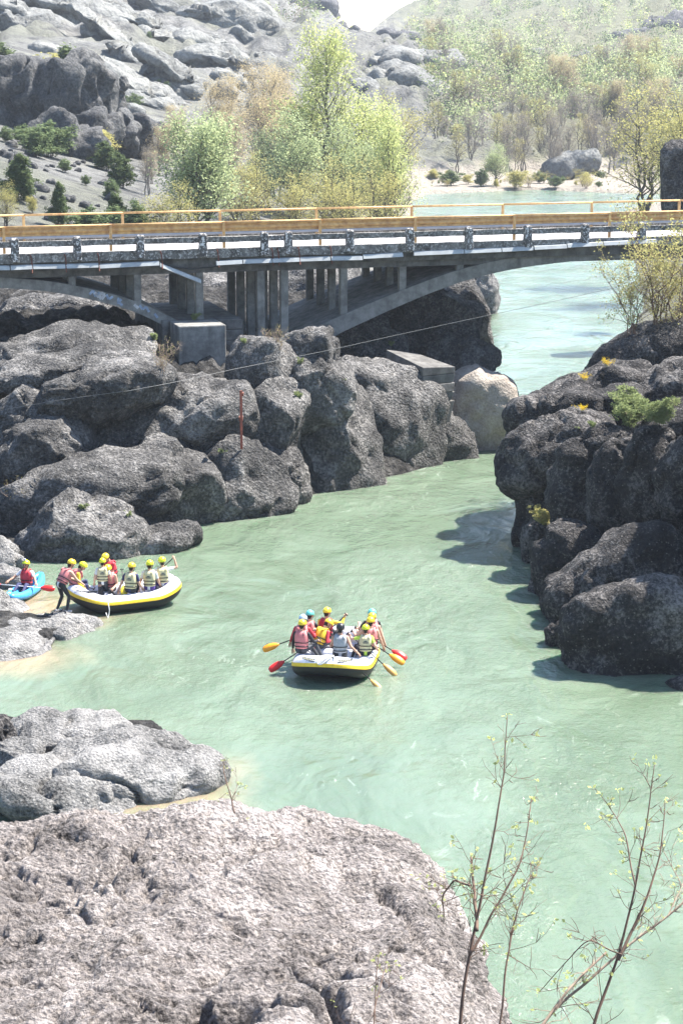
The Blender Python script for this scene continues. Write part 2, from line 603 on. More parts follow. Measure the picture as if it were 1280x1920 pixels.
def build_terrain():
    na = 420
    a = np.linspace(-1, 1, na)
    a = .17 * a + .33 * a ** 3
    b = np.concatenate([np.exp(np.linspace(math.log(2.2), math.log(44), 60))[:-1], np.linspace(44, 120, 300)[:-1], np.exp(np.linspace(math.log(120), math.log(420), 240))[:-1], np.exp(np.linspace(math.log(420), math.log(1300), 90))])
    nb = len(b)
    A, B = np.meshgrid(a, b)
    Y = B.ravel()
    X = (A * B).ravel()
    Z = ground(X, Y)
    idx = np.arange(na * nb).reshape(nb, na)
    F = np.stack([idx[:-1, :-1], idx[:-1, 1:], idx[1:, 1:], idx[1:, :-1]], -1).reshape(-1, 4)
    m, nt, p, N, L = nodes_of('slope_soil_and_scree')
    v = wpos(nt)
    n1 = noise(nt, v, .05, 6, .65)
    n2 = noise(nt, v, .4, 7, .7)
    c = ramp(nt, n2, [(.34, (.085, .086, .085)), (.5, (.19, .19, .183)), (.66, (.30, .296, .283))])
    grass = ramp(nt, math_n(nt, 'ADD', math_n(nt, 'MULTIPLY', n1, .7), math_n(nt, 'MULTIPLY', n2, .3)), [(.47, 0), (.60, 1)])
    c = mixc(nt, math_n(nt, 'MULTIPLY', grass, .4), c, (.12, .13, .065))
    sxr = N('ShaderNodeSeparateXYZ')
    L(v, sxr.inputs[0])
    rt = math_n(nt, 'ADD', math_n(nt, 'DIVIDE', sxr.outputs[0], 60), math_n(nt, 'SUBTRACT', n2, .5))
    c = mixc(nt, math_n(nt, 'MULTIPLY', ramp(nt, rt, [(.15, 0), (.5, 1)]), .75), c, mixc(nt, n2, (.10, .105, .06), (.20, .20, .12)))
    sx = N('ShaderNodeSeparateXYZ')
    L(v, sx.inputs[0])
    fine = noise(nt, v, 3.0, 7, .7)
    rk = ramp(nt, math_n(nt, 'ADD', math_n(nt, 'MULTIPLY', n2, .4), math_n(nt, 'MULTIPLY', fine, .6)), [(.38, (.012, .012, .012)), (.52, (.062, .06, .058)), (.68, (.2, .193, .185))])
    sand = math_n(nt, 'MULTIPLY', ramp(nt, math_n(nt, 'ADD', math_n(nt, 'DIVIDE', sx.outputs[2], 4), math_n(nt, 'MULTIPLY', math_n(nt, 'SUBTRACT', n2, .5), .5)), [(.30, 1), (.55, 0)]), math_n(nt, 'GREATER_THAN', sx.outputs[1], 190))
    c = mixc(nt, sand, c, mixc(nt, fine, (.26, .23, .19), (.44, .40, .35)))
    edge = math_n(nt, 'ADD', sx.outputs[1], math_n(nt, 'MULTIPLY', n1, 30))
    c = mixc(nt, ramp(nt, math_n(nt, 'DIVIDE', edge, 300), [(.43, 1), (.47, 0)]), c, rk)
    L(c, p.inputs['Base Color'])
    sval(p, 'Roughness', .95)
    sval(p, 'Specular IOR Level', .1)
    L(bump(nt, math_n(nt, 'ADD', n2, noise(nt, v, 2.5, 6, .7)), 1.0, .8), p.inputs['Normal'])
    o = link('terrain', mesh_np('terrain', np.stack([X, Y, Z], -1), F, True, [m]))
    tag(o, 'scree, soil and rock of the valley sides around the river', None, None, 'structure')


build_terrain()


def build_river():
    m, nt, p, N, L = nodes_of('turbid_green_water')
    v = wpos(nt)
    vs_ = wpos(nt, (1.0, .55, 1))
    swirl = noise(nt, vs_, .22, 5, .6, 1.2)
    c = ramp(nt, swirl, [(.34, (.092, .128, .086)), (.66, (.132, .174, .126))])
    # sandy shallows beside the pale rocks
    for (px, py, rad) in ((250, 1480, 3.4), (130, 1150, 2.6), (60, 1235, 2.2), (30, 1130, 2.0), (330, 1012, .9)):
        q = on_z(px, py)
        d = N('ShaderNodeVectorMath')
        d.operation = 'DISTANCE'
        L(v, d.inputs[0])
        d.inputs[1].default_value = q
        f = math_n(nt, 'SUBTRACT', math_n(nt, 'DIVIDE', d.outputs['Value'], rad), math_n(nt, 'MULTIPLY', math_n(nt, 'SUBTRACT', swirl, .5), 1.6))
        fac = ramp(nt, f, [(.15, .75), (1.0, 0)])
        c = mixc(nt, fac, c, (.27, .21, .13))
    # sun glints painted into the water colour as thin pale streaks
    glint = noise(nt, wpos(nt, (1.0, .35, 1)), .9, 6, .68, 2.2)
    glint_fac = math_n(nt, 'MULTIPLY', ramp(nt, glint, [(.60, 0), (.68, 1)]), ramp(nt, noise(nt, v, .16, 3, .5), [(.45, 0), (.7, .35)]))
    c = mixc(nt, glint_fac, c, (.50, .55, .50))
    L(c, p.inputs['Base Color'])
    sval(p, 'Roughness', .13)
    sval(p, 'IOR', 1.333)
    sval(p, 'Subsurface Weight', .7)
    p.inputs['Subsurface Radius'].default_value = (.45, .9, .6)
    sval(p, 'Subsurface Scale', 1.2)
    w1 = noise(nt, vs_, .5, 3, .5, .7)
    w2 = noise(nt, wpos(nt, (1.0, .7, 1)), 2.0, 5, .62, .35)
    w3 = noise(nt, v, 7.5, 3, .6, .3)
    calm = ramp(nt, noise(nt, v, .12, 3, .5, .8), [(.35, .25), (.65, 1)])
    h = math_n(nt, 'ADD', math_n(nt, 'MULTIPLY', w1, 1.0), math_n(nt, 'MULTIPLY', math_n(nt, 'ADD', math_n(nt, 'MULTIPLY', w2, .5), math_n(nt, 'MULTIPLY', w3, .17)), calm))
    L(bump(nt, h, 1.0, .30), p.inputs['Normal'])
    X = np.concatenate([np.linspace(-150, 150, 61)])
    Y = np.concatenate([np.linspace(-5, 420, 86)])
    A, B = np.meshgrid(X, Y)
    idx = np.arange(A.size).reshape(A.shape)
    F = np.stack([idx[:-1, :-1], idx[:-1, 1:], idx[1:, 1:], idx[1:, :-1]], -1).reshape(-1, 4)
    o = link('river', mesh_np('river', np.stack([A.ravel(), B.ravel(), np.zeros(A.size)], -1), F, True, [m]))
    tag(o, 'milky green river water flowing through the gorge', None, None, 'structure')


build_river()


def build_haze():
    mb = MB()
    mb.box(-620, 620, -30, 1400, -6, 330)
    m = bpy.data.materials.new('valley_air')
    m.use_nodes = True
    nt = m.node_tree
    nt.nodes.remove(nt.nodes['Principled BSDF'])
    pv = nt.nodes.new('ShaderNodeVolumePrincipled')
    sval(pv, 'Color', (.80, .88, 1.0, 1))
    sval(pv, 'Density', HAZE)
    sval(pv, 'Anisotropy', .35)
    nt.links.new(pv.outputs[0], nt.nodes['Material Output'].inputs['Volume'])
    o = mb.build('haze', m)
    tag(o, 'thin pale haze filling the valley air', None, None, 'stuff')


HAZE = 0.0002

# ------------------------------------------------------------------ boulders and rock masses
_ICO = {}


def ico(sub):
    if sub not in _ICO:
        import bmesh
        bm = bmesh.new()
        bmesh.ops.create_icosphere(bm, subdivisions=sub, radius=1.0)
        V = np.array([v.co[:] for v in bm.verts])
        F = np.array([[v.index for v in f.verts] for f in bm.faces])
        bm.free()
        _ICO[sub] = (V / np.linalg.norm(V, axis=1)[:, None], F)
    return _ICO[sub]


def rock_shape(c, rad, rot, seed, sub=5, e=2.5, amp=.16, crack=.24, strata=0.0, flute=0.0, fine=1.0, unit=1.0, yaw=0.0, cuts=0):
    D, F = ico(sub)
    k = (np.abs(D) ** e).sum(1) ** (-1 / e)
    V = D * k[:, None] * rad
    if cuts:
        rc = np.random.RandomState(seed * 13 + 5)
        for _ in range(cuts):
            n_ = rc.normal(size=3)
            n_[2] = abs(n_[2]) * .8
            n_ /= np.linalg.norm(n_)
            h_ = (V / rad) @ n_
            off = rc.uniform(.66, .9)
            V = V - np.outer(np.maximum(h_ - off, 0) * .9, n_) * rad
    nr = V / (np.array(rad) ** 2)
    nr /= np.linalg.norm(nr, axis=1)[:, None]
    cr, sr = math.cos(rot), math.sin(rot)
    R = np.array([[cr, 0, -sr], [0, 1, 0], [sr, 0, cr]])
    cy, sy = math.cos(yaw), math.sin(yaw)
    R = np.array([[cy, -sy, 0], [sy, cy, 0], [0, 0, 1]]) @ R
    V = V @ R.T
    nr = nr @ R.T
    size = float(np.mean(rad))
    P = V + np.array([seed * 7.13, seed * 3.7, seed * 11.9])
    u = unit
    P = P + .45 * u * np.stack([pn(P / (1.1 * u) + q) for q in (3.1, 7.7, 12.9)], -1)
    d = amp * size * fbm(P / (size * 1.1), 3)
    d += (.15 if cuts else .22) * u * fbm(P / (1.3 * u), 4) * fine
    lump = np.sqrt(np.abs(pn(P / (1.9 * u) + 55)) + .002) - .45
    if cuts:
        d += .12 * u * (.5 - np.abs(pn(P / (1.05 * u) + 21)) * 1.8) * min(1.0, size / 1.2)
    d += (.11 if cuts else .32) * u * lump * min(1.0, size / 1.2) * fine
    n = pn(P / (1.7 * u) + 31)
    n = n + .25 * pn(P / (.6 * u) + 9)
    d -= crack * u * np.exp(-(n / .055) ** 2) * sstep(-.25, .25, pn(P / (2.6 * u) + 77) + .1)
    d += .06 * u * fbm(P / (.33 * u) + 3, 3) * fine
    if strata:
        q = P.copy()
        q[:, 2] = q[:, 2] / (.35 * u)
        q[:, :2] /= 6 * u
        d += strata * fbm(q, 3)
    if flute:
        q = P.copy()
        q[:, 2] /= 9 * u
        q[:, :2] /= 1.3 * u
        fl = 1 - np.abs(pn(q)) * 2.2
        d += flute * (fl - .5) * (1 - .5 * np.abs(nr[:, 2]))
    V = V + nr * d[:, None]
    return V, F


_seed = [0]


def boulder(label, px, py, hw, hh, rot, D, dr=.9, mat_='rock_left', sub=5, e=2.5, name='boulder', cat='boulder', group=None, **kw):
    _seed[0] += 1
    k = D / FOC
    c = at(px, py, D)
    rad = (hw * k, hw * k * dr, hh * k)
    over = kw.pop('over', False)
    V, F = rock_shape(c, rad, math.radians(rot), _seed[0], sub, e, **kw)
    if not over:
        need = c[2] - (float(ground([c[0]], [c[1]], False)[0]) - .5)
        low = -V[:, 2].min()
        if need > low:
            f = min(need / low, 2.2)
            V[:, 2] = np.where(V[:, 2] < 0, V[:, 2] * f, V[:, 2])
    o = link(name, mesh_np(name, V, F, True, [M[mat_]]), None, c)
    tag(o, label, cat, group)
    return o


GL, GR = 'rocks of the left bank', 'rocks of the right cliff'
for q in [
        ('big rounded grey boulder at the waterline just above the moored raft', 152, 1000, 98, 80, 4, 74, .9, 5, {}),
        ('low tongue of rock running into the water right of the big rounded boulder', 272, 1018, 78, 34, 12, 74.5, .7, 4, {}),
        ('long sloping slab above the big rounded waterline boulder', 150, 922, 165, 72, 9, 77.5, .7, 5, {}),
        ('rock face on the waterline right of the long sloping slab', 300, 932, 85, 95, -28, 78, .7, 5, {}),
        ('small round boulder perched at the end of the long sloping slab', 299, 853, 45, 32, -8, 77.5, .9, 4, {}),
        ('domed boulder on the far left above the long slab', 96, 793, 92, 74, -6, 79.5, .8, 5, {}),
        ('smaller split boulder leaning on the far left domed boulder', 62, 835, 68, 48, 20, 77.5, .8, 5, {}),
        ('dark rock filling the gully beside the far left domed boulder', 215, 800, 70, 60, 10, 80.5, .8, 4, {}),
        ('wedge of rock meeting the water below the rusty red gauge', 432, 922, 92, 92, -32, 79.5, .7, 5, {}),
        ('large overhanging boulder under the concrete pier block', 352, 776, 104, 74, 12, 81, .75, 5, {}),
        ('tall buttress of rock carrying the rusty red gauge', 484, 846, 76, 140, -14, 82.5, .8, 5, {'e': 3.0}),
        ('bulging lower foot of the rock buttress in the water', 520, 905, 52, 70, -10, 81.5, .9, 4, {}),
        ('cracked rock face right of the buttress, its top catching sun', 602, 848, 98, 118, -8, 84.8, .8, 5, {'e': 3.2}),
        ('flat topped block resting above the cracked rock face', 572, 700, 72, 46, 8, 83.6, .8, 5, {'e': 3.4}),
        ('smooth shaded rock wall dropping to the water under the arch', 715, 832, 92, 130, -6, 88.6, .8, 5, {'e': 3.2, 'crack': .05}),
        ('shaded rock base under the ruined concrete abutment', 806, 822, 66, 82, 0, 90, .8, 5, {'e': 3.0}),
        ('low broken ledge at the waterline in the arch shadow', 745, 880, 45, 28, 8, 88, .8, 4, {}),
        ('dark overhanging rock below the arch, cut off flat', 790, 615, 84, 84, -12, 98, .7, 5, {'e': 3.0, 'over': True}),
        ('pointed beak of rock jutting over the river below the arch', 868, 662, 52, 38, -4, 96, .9, 5, {'e': 2.2, 'over': True}),
        ('leaning slab behind the beak of rock', 868, 575, 42, 62, 18, 104, .9, 4, {'e': 3}),
        ('dark rock in deep shade where the arch springs', 665, 640, 72, 62, 0, 95, .7, 4, {}),
        ('flat sunlit ledge between the ruined abutment and the arch foot', 680, 702, 58, 30, -6, 88, 1.0, 4, {}),
        ('small boulder at the foot of the right arch', 582, 642, 46, 28, 4, 83.6, .8, 4, {}),
        ('knobbly rock at the foot of the tall columns', 494, 668, 52, 38, 0, 82.6, .9, 4, {}),
        ('long bare slab left of the concrete pier block', 180, 712, 112, 40, 8, 80, .9, 5, {}),
        ('stepped ledge above the long bare slab on the left', 95, 685, 130, 34, 10, 82, .8, 5, {'strata': .12}),
        ('broad layered slab below the left arch', 135, 648, 125, 30, 3, 84, .8, 5, {'strata': .12}),
        ('hump of rock under the graffiti on the left arch', 120, 588, 130, 36, 6, 103, .7, 5, {}),
        ('rounded outcrop seen between the left arch and the deck', 250, 530, 75, 45, 0, 118, .8, 4, {}),
        ('pale outcrop seen between the columns of the concrete bridge', 400, 545, 95, 48, -4, 115, .8, 5, {}),
        ('mottled outcrop behind the columns beside the right arch', 590, 548, 90, 52, 5, 116, .8, 5, {}),
        ('pale rock at the left edge under the arch', 8, 570, 60, 40, 0, 108, .8, 4, {}),
        ('rock wedged at the left edge below the far left boulders', -20, 905, 60, 60, 0, 79, .8, 4, {}),
        ('rock at the left edge above the kayak', 4, 1045, 36, 36, -30, 71, .9, 4, {}),
        ('low grey rock behind the kayak at the left edge', 8, 1078, 30, 18, 0, 69, .9, 4, {}),
]:
    lab, px, py, hw, hh, rot, D, dr, sub, kw = q
    kw.setdefault('cuts', 9)
    kw.setdefault('strata', .07)
    boulder(lab, px, py, hw * 1.3, hh * 1.16, rot, D, dr, 'rock_left' if 'kayak' not in lab else 'rock_pale', sub, group=GL, **kw)
boulder('smooth pale river-worn rock shoulder beside the ruined abutment', 886, 785, 80, 100, -24, 92.2, .7, 'rock_bare', 5, 2.4, group=GL, crack=.03)
boulder('upright grey rock at the bend of the river beyond the bridge', 900, 562, 34, 56, -8, 137, .9, 'rock_pale', 5, 3.0, group=GL)

for q in [
        ('dark ridge of rock along the top of the right cliff', 1205, 668, 105, 48, 24, 82, .8, 5, {}),
        ('long dark shoulder of rock falling left from the cliff top', 1085, 762, 140, 50, 22, 78, .7, 5, {}),
        ('dark hump on the river end of the cliff shoulder', 1005, 800, 52, 58, 10, 76.5, .9, 5, {}),
        ('low dark boulder on the cliff shoulder left of the green bush', 1068, 755, 62, 30, 6, 75, .9, 4, {}),
        ('pair-like low boulder just above the yellow flowers', 1150, 750, 55, 28, 8, 75.5, .9, 4, {}),
        ('dark knob of rock above the green bush', 1160, 712, 44, 26, -5, 77, .9, 4, {}),
        ('great overhanging nose of rock jutting left over the river', 1046, 850, 116, 68, 20, 73.5, .65, 5, {'e': 2.3, 'over': True}),
        ('dark hollow rock wall beneath the overhanging nose', 1030, 940, 58, 105, -6, 74, .8, 5, {}),
        ('low dome of rock tucked under the green bush', 1135, 828, 56, 28, 10, 70.5, .9, 4, {}),
        ('bulbous rock column next to the overhanging nose', 1092, 925, 60, 98, -4, 70.5, .8, 5, {'e': 2.3}),
        ('second bulbous rock column below the green bush', 1163, 925, 58, 102, -3, 68.5, .8, 5, {'e': 2.3}),
        ('third bulbous rock column with a pale cracked crown', 1222, 915, 56, 108, 2, 67.5, .8, 5, {'e': 2.3}),
        ('bulbous rock cut by the right edge of the picture', 1292, 905, 60, 92, 0, 66.3, .8, 5, {'e': 2.3}),
        ('slab of dark rock at the right edge above the bulbous columns', 1272, 800, 70, 45, 18, 71, .9, 5, {}),
        ('layered slope of dark rock behind the green bush', 1255, 735, 105, 50, 20, 77, .8, 5, {'strata': .1}),
        ('mossy rock at the right edge near the bare shrub', 1290, 650, 75, 50, 22, 83, .8, 4, {}),
        ('round shaded boulder in the water under the yellow twigs', 1010, 1018, 32, 38, 0, 72, .9, 4, {}),
        ('tall shaded boulder standing below the bulbous columns', 1066, 1075, 66, 96, -6, 68, .85, 5, {}),
        ('broad shaded rock sloping down to the water on the right', 1160, 1105, 150, 92, 36, 65, .55, 5, {}),
        ('small knuckle of rock at the waterline left of the biggest shaded rock', 1058, 1190, 33, 32, 10, 62.3, .9, 4, {}),
        ('biggest shaded rock at the waterline on the right', 1195, 1192, 142, 104, 14, 60.2, .55, 5, {'e': 2.8, 'crack': .06}),
        ('low dark rock in the water at the right edge', 1285, 1300, 46, 32, 8, 58.5, .9, 4, {}),
        ('dark wedge between the bulbous columns and the shaded slope', 1250, 1010, 90, 40, 6, 68, .8, 4, {}),
]:
    lab, px, py, hw, hh, rot, D, dr, sub, kw = q
    kw.setdefault('strata', .05)
    boulder(lab, px, py, hw * 1.08, hh * 1.05, rot, D, dr, 'rock_right', sub, group=GR, **kw)

GP = 'pale rocks in the shallows'
for q in [
        ('broad pale rock with a dark notch running to a point in the river', 225, 1440, 190, 62, -4, 51, .75, 6, {'cuts': 3, 'e': 2.2}),
        ('pale rock flank leading down to the sandy shallows', 115, 1486, 150, 52, -14, 49.5, .8, 5, {'cuts': 3}),
        ('pale hummock behind the broad pale rock', 115, 1388, 150, 44, 3, 53.2, .7, 5, {'cuts': 3}),
        ('pale lump of rock on the left edge of the broad pale rock', 25, 1425, 50, 45, -8, 51.5, .9, 5, {}),
        ('small pale rock at the corner of the sandy shallows', 178, 1500, 38, 26, 0, 49.2, .8, 4, {}),
        ('pale rock slope at the left edge beside the kayak', -4, 1142, 58, 36, -26, 66, .9, 5, {}),
        ('low pale rock the bending person stands on', 92, 1182, 96, 26, -5, 64, .9, 5, {}),
        ('wet pinkish flat rock below the standing rock', 15, 1214, 95, 24, 4, 62, 1.0, 5, {}),
        ('dark clump of rock at the left edge above the foreground', 4, 1376, 32, 34, 0, 52, .9, 4, {'M': 'rock_right'}),
]:
    lab, px, py, hw, hh, rot, D, dr, sub, kw = q
    mm = kw.pop('M', 'rock_pale')
    kw.setdefault('cuts', 6)
    boulder(lab, px, py, hw, hh, rot, D, dr, mm, sub, group=GP, **kw)


# the cliff goes on to the right, beyond the frame: its shade lies on the lower rocks and on the water
_seed[0] += 1
V_, F_ = rock_shape((14.9, 62.8, 4.6), (4.0, 5.2, 9.4), 0.0, _seed[0], 5, 2.8, cuts=5)
tag(link('boulder', mesh_np('boulder', V_, F_, True, [M['rock_right']]), None, (14.9, 62.8, 4.6)), 'tall cliff rising beyond the right edge and shading the lowest rocks', 'boulder', GR)


def front_rock():
    n = 445
    t = np.linspace(-1, 1, n)
    g = np.sign(t) * (1.25 * np.abs(t) + 1.6 * np.abs(t) ** 3)
    U, Vv = np.meshgrid(g, g)
    Q = np.stack([U.ravel(), Vv.ravel(), np.ones(n * n)], -1)
    e = 8.0
    k = (np.abs(Q) ** e).sum(1) ** (-1 / e)
    rad = np.array([4.62, 4.7, 5.55])
    c = np.array([-3.1, 17.2, 3.92])
    V = Q * k[:, None] * rad
    nr = np.sign(V) * np.abs(V / rad) ** (e - 1) / rad
    nr /= np.linalg.norm(nr, axis=1)[:, None]
    P = V + 50.0
    d = .30 * fbm(P / 2.6, 3) + .13 * fbm(P / .9, 4)
    # beds dipping gently, undercut by weathering
    q = P.copy()
    q = np.stack([q[:, 0] / 1.5, q[:, 1] / .8, (q[:, 2] + .12 * q[:, 0]) / .28], -1)
    d += .13 * fbm(q, 3)
    rdg = 1 - np.abs(pn(P / .21 + 4)) * 2
    d += .045 * rdg * (pn(P / .5) + .6) + .034 * fbm(P / .08, 3)
    pit = pn(np.stack([P[:, 0] / .16, P[:, 1] / .11, P[:, 2] / .12], -1) + 40)
    d -= .085 * sstep(.08, .42, pit) * (.4 + .8 * sstep(-.2, .3, pn(P / .8 + 8)))
    cr = pn(P / 1.1 + 61) + .3 * pn(P / .3 + 5)
    d -= .14 * np.exp(-(cr / .05) ** 2) * sstep(-.1, .25, pn(P / 1.7 + 19))
    # the open crevices
    Wp = V + c
    sx = 640 + FOC * Wp[:, 0] / Wp[:, 1]
    for path, dep, wid in (((395, 1795), (440, 1762), (520, 1745), (560, 1770), (640, 1850)), .30, .07), (((230, 1908), (330, 1892), (390, 1880), (480, 1862), (590, 1866), (650, 1880)), .40, .085), (((372, 1885), (400, 1905)), .55, .16), \
            (((475, 1562), (540, 1552), (620, 1549)), .20, .05), (((370, 1662), (430, 1672), (500, 1684)), .16, .045), (((10, 1655), (60, 1668), (120, 1664)), .16, .045), (((110, 1545), (170, 1550)), .16, .045), (((140, 1660), (175, 1680)), .15, .04), (((300, 1822), (350, 1815), (380, 1820)), .14, .04), \
            (((720, 1610), (770, 1650), (790, 1700), (845, 1750)), .18, .05), (((560, 1700), (640, 1720), (690, 1700)), .14, .04), (((60, 1790), (140, 1800), (200, 1790)), .13, .04), (((640, 1760), (700, 1800), (760, 1830)), .2, .05):
        path = [on_z(a_, b_, 9.62)[:2] for a_, b_ in path]
        best = np.full(len(Wp), 9.0)
        wob = .07 * pn(P / .3 + 12)
        for (ax, ay), (bx_, by_) in zip(path[:-1], path[1:]):
            dx, dy = bx_ - ax, by_ - ay
            tt = np.clip(((Wp[:, 0] - ax) * dx + (Wp[:, 1] - ay) * dy) / (dx * dx + dy * dy), 0, 1)
            best = np.minimum(best, np.hypot(Wp[:, 0] - ax - tt * dx, Wp[:, 1] - ay - tt * dy))
        d -= dep * np.exp(-((best + wob) / wid) ** 2) * (nr[:, 2] > .1)
    V = V + nr * d[:, None]
    idx = np.arange(n * n).reshape(n, n)
    F = np.stack([idx[:-1, :-1], idx[:-1, 1:], idx[1:, 1:], idx[1:, :-1]], -1).reshape(-1, 4)
    o = link('boulder', mesh_np('boulder', V, F, True, [M['rock_front']]), None, c)
    tag(o, 'huge pinkish pitted conglomerate boulder filling the foreground', 'boulder')


front_rock()

# ------------------------------------------------------------------ the concrete bridge
B_O = at(655, 460, 89.5)
B_A = math.radians(16)
_ca, _sa = math.cos(B_A), math.sin(B_A)


def bl(px, py, yl):
    """bridge coordinates (along, up) of what is seen at px,py in the plane yl across the deck"""
    o = CAMP - B_O
    r = ray(px, py)
    ol = np.array([_ca * o[0] + _sa * o[1], -_sa * o[0] + _ca * o[1], o[2]])
    rl = np.array([_ca * r[0] + _sa * r[1], -_sa * r[0] + _ca * r[1], r[2]])
    q = ol + rl * ((yl - ol[1]) / rl[1])
    return float(q[0]), float(q[2])


def blx(px, yl, py=470):
    return bl(px, py, yl)[0]


bridge = empty('bridge', B_O, B_A)
tag(bridge, 'old concrete arch bridge with white flaking railing posts crossing the gorge', 'bridge')
XL, XR = -34.0, 26.0
DW = 7.6                                    # deck width
mb = MB()
mb.box(XL, XR, .30, DW - .30, -.74, -.2)
mb.box(XL, XR, .55, 1.0, -1.02, -.741)
mb.box(XL, XR, DW - 1.0, DW - .55, -1.02, -.741)
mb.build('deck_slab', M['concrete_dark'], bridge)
mb = MB()
mb.box(XL, XR, .38, DW - .38, -.196, -.15)
mb.build('road_surface', M['asphalt'], bridge)


def rough_bar(x0, x1, y0, y1, z0, z1, name, mat_, seed, amp=.02, step=.25, parent=bridge):
    """long bar of crumbling concrete: a lofted box with chipped arrises"""
    n = max(2, int((x1 - x0) / step))
    xs = np.linspace(x0, x1, n)
    cs = [(y0, z0), ((y0 + y1) / 2, z0), (y1, z0), (y1, (z0 + z1) / 2), (y1, z1), ((y0 + y1) / 2, z1), (y0, z1), (y0, (z0 + z1) / 2)]
    rs = []
    for i, x in enumerate(xs):
        P = np.array([[x * 1.9 + seed, c[0] * 5 + seed, c[1] * 5] for c in cs])
        dy, dz = pn(P) * amp, pn(P + 40) * amp
        rs.append([(x, c[0] + dy[k], c[1] + dz[k]) for k, c in enumerate(cs)])
    m = MB()
    m.rings(rs)
    return m.build(name, mat_, parent)


rough_bar(XL, XR, 0.0, .36, -.36, 0.0, 'edge_beam', M['rail_paint'], 3, .03)
rough_bar(XL, XR, DW - .36, DW, -.36, 0.0, 'edge_beam', M['rail_paint'], 9, .03)


def sag(px):
    return 0.0


posts_px = [-210, -95, 28, 145, 263, 380, 495, 540, 655, 767, 877, 987, 1094, 1200, 1305]
xs = [blx(p, .1) for p in posts_px]
for i, x in enumerate(xs):
    m = MB()
    w = .155
    rs = []
    for j, (z, s) in enumerate(((-.30, 1.0), (-.05, 1.04), (.2, 1), (.45, .97), (.58, .95), (.65, .72))):
        rs.append([(x + sx * w * s + .012 * math.sin(7 * i + j * 3 + sx), .12 + sy * .17 * s - .08, z) for sx, sy in ((-1, -1), (1, -1), (1, 1), (-1, 1))])
    m.rings(rs)
    m.build('railing_post', M['post_paint'], bridge, bevel=.03)
for a, b in zip(xs[:-1], xs[1:]):
    if b - a > 1.4:
        rough_bar(a + .16, b - .16, .02, .19, .27, .50, 'railing_beam', M['rail_paint'], a, .022)
    else:
        rough_bar(a + .16, b - .16, .02, .19, .27, .50, 'railing_beam', M['post_paint'], a, .022)

# arches: barrel slabs, seen from the near face at yl = .5
YA0, YA1 = .5, DW - .9


def arch(pts, thick, name, mat_):
    top = [bl(px, py, YA0) for px, py in pts]
    t = np.array(top)
    fine_x = np.linspace(t[0, 0], t[-1, 0], 28)
    o = np.argsort(t[:, 0])
    fz = np.interp(fine_x, t[o, 0], t[o, 1])
    for _ in range(3):
        fz[1:-1] = .25 * fz[:-2] + .5 * fz[1:-1] + .25 * fz[2:]
    th = np.interp(fine_x, t[o, 0], np.array(thick)[o])
    poly = list(zip(fine_x, fz)) + list(zip(fine_x[::-1], (fz - th)[::-1]))
    m = MB()
    m.prism(poly, YA0, YA1)
    return m.build(name, mat_, bridge), fine_x, fz


_, rx, rz = arch([(560, 628), (643, 590), (753, 544), (860, 504), (960, 482), (1060, 470), (1180, 462), (1300, 462)], [.85, .72, .62, .55, .5, .48, .48, .5], 'arch_slab', M['concrete'])
la, lx, lz = arch([(-260, 520), (-100, 517), (0, 520), (100, 527), (200, 548), (257, 564), (310, 588), (345, 608)], [.5, .45, .42, .42, .44, .46, .52, .6], 'arch_slab', M['concrete'])
# faded graffiti on the left arch: flat paint on the near face
gm = flat_mat('faded_blue_paint', (.30, .38, .50), .8, (.16, .20, .27), 5)
gw = flat_mat('faded_white_paint', (.55, .55, .56), .8, (.30, .30, .31), 5)


def paint(strokes, mat_, w):
    for st in strokes:
        m = MB()
        q = [bl(px, py, YA0) for px, py in st]
        for (x0, z0), (x1, z1) in zip(q[:-1], q[1:]):
            L_ = math.hypot(x1 - x0, z1 - z0) + 1e-6
            nx, nz = -(z1 - z0) / L_ * w, (x1 - x0) / L_ * w
            m.add([(x0 - nx, YA0 - .006, z0 - nz), (x1 - nx, YA0 - .006, z1 - nz), (x1 + nx, YA0 - .006, z1 + nz), (x0 + nx, YA0 - .006, z0 + nz)], [(0, 1, 2, 3)])
        m.build('graffiti', mat_, la)


paint([[(168, 552), (175, 545), (180, 556), (187, 548)], [(200, 552), (204, 561), (212, 556)], [(222, 558), (222, 570)], [(228, 561), (223, 566), (230, 573)], [(262, 572), (268, 580), (274, 575), (280, 585)], [(290, 588), (296, 596)]], gm, .05)
paint([[(178, 548), (186, 557)], [(190, 549), (197, 553), (191, 561), (187, 555), (190, 549)], [(252, 571), (260, 578)]], gw, .06)

# columns: rows of four across the deck
ROWY = (.75, 2.55, 4.35, 6.15)


def column(px, w, zb_front, zb_fn=None):
    x = blx(px, ROWY[0], 530)
    for k, y in enumerate(ROWY):
        zb = zb_fn(x) if zb_fn is not None else zb_front
        m = MB()
        m.box(x - w / 2, x + w / 2, y - .16, y + .16, zb - .12, -.735)
        m.build('column', M['concrete'], bridge, bevel=.02)


for px in (643, 753, 860):
    column(px, .30, 0, lambda x: float(np.interp(x, rx, rz)))
for px in (135, 257):
    column(px, .30, 0, lambda x: float(np.interp(x, lx, lz)))
zp = bl(390, 600, 1.0)[1]
column(373, .31, zp - .3)
zq = bl(500, 640, 1.0)[1]
column(488, .32, zq - .5)
column(532, .32, zq - .5)

# footing under the tall columns and the arch springing
x0, x1 = blx(455, .6, 640), blx(612, .6, 640)
m = MB()
m.box(x0, x1, .45, DW - .7, zq - 2.2, zq - .15)
m.build('footing', M['concrete_dark'], bridge, bevel=.04)

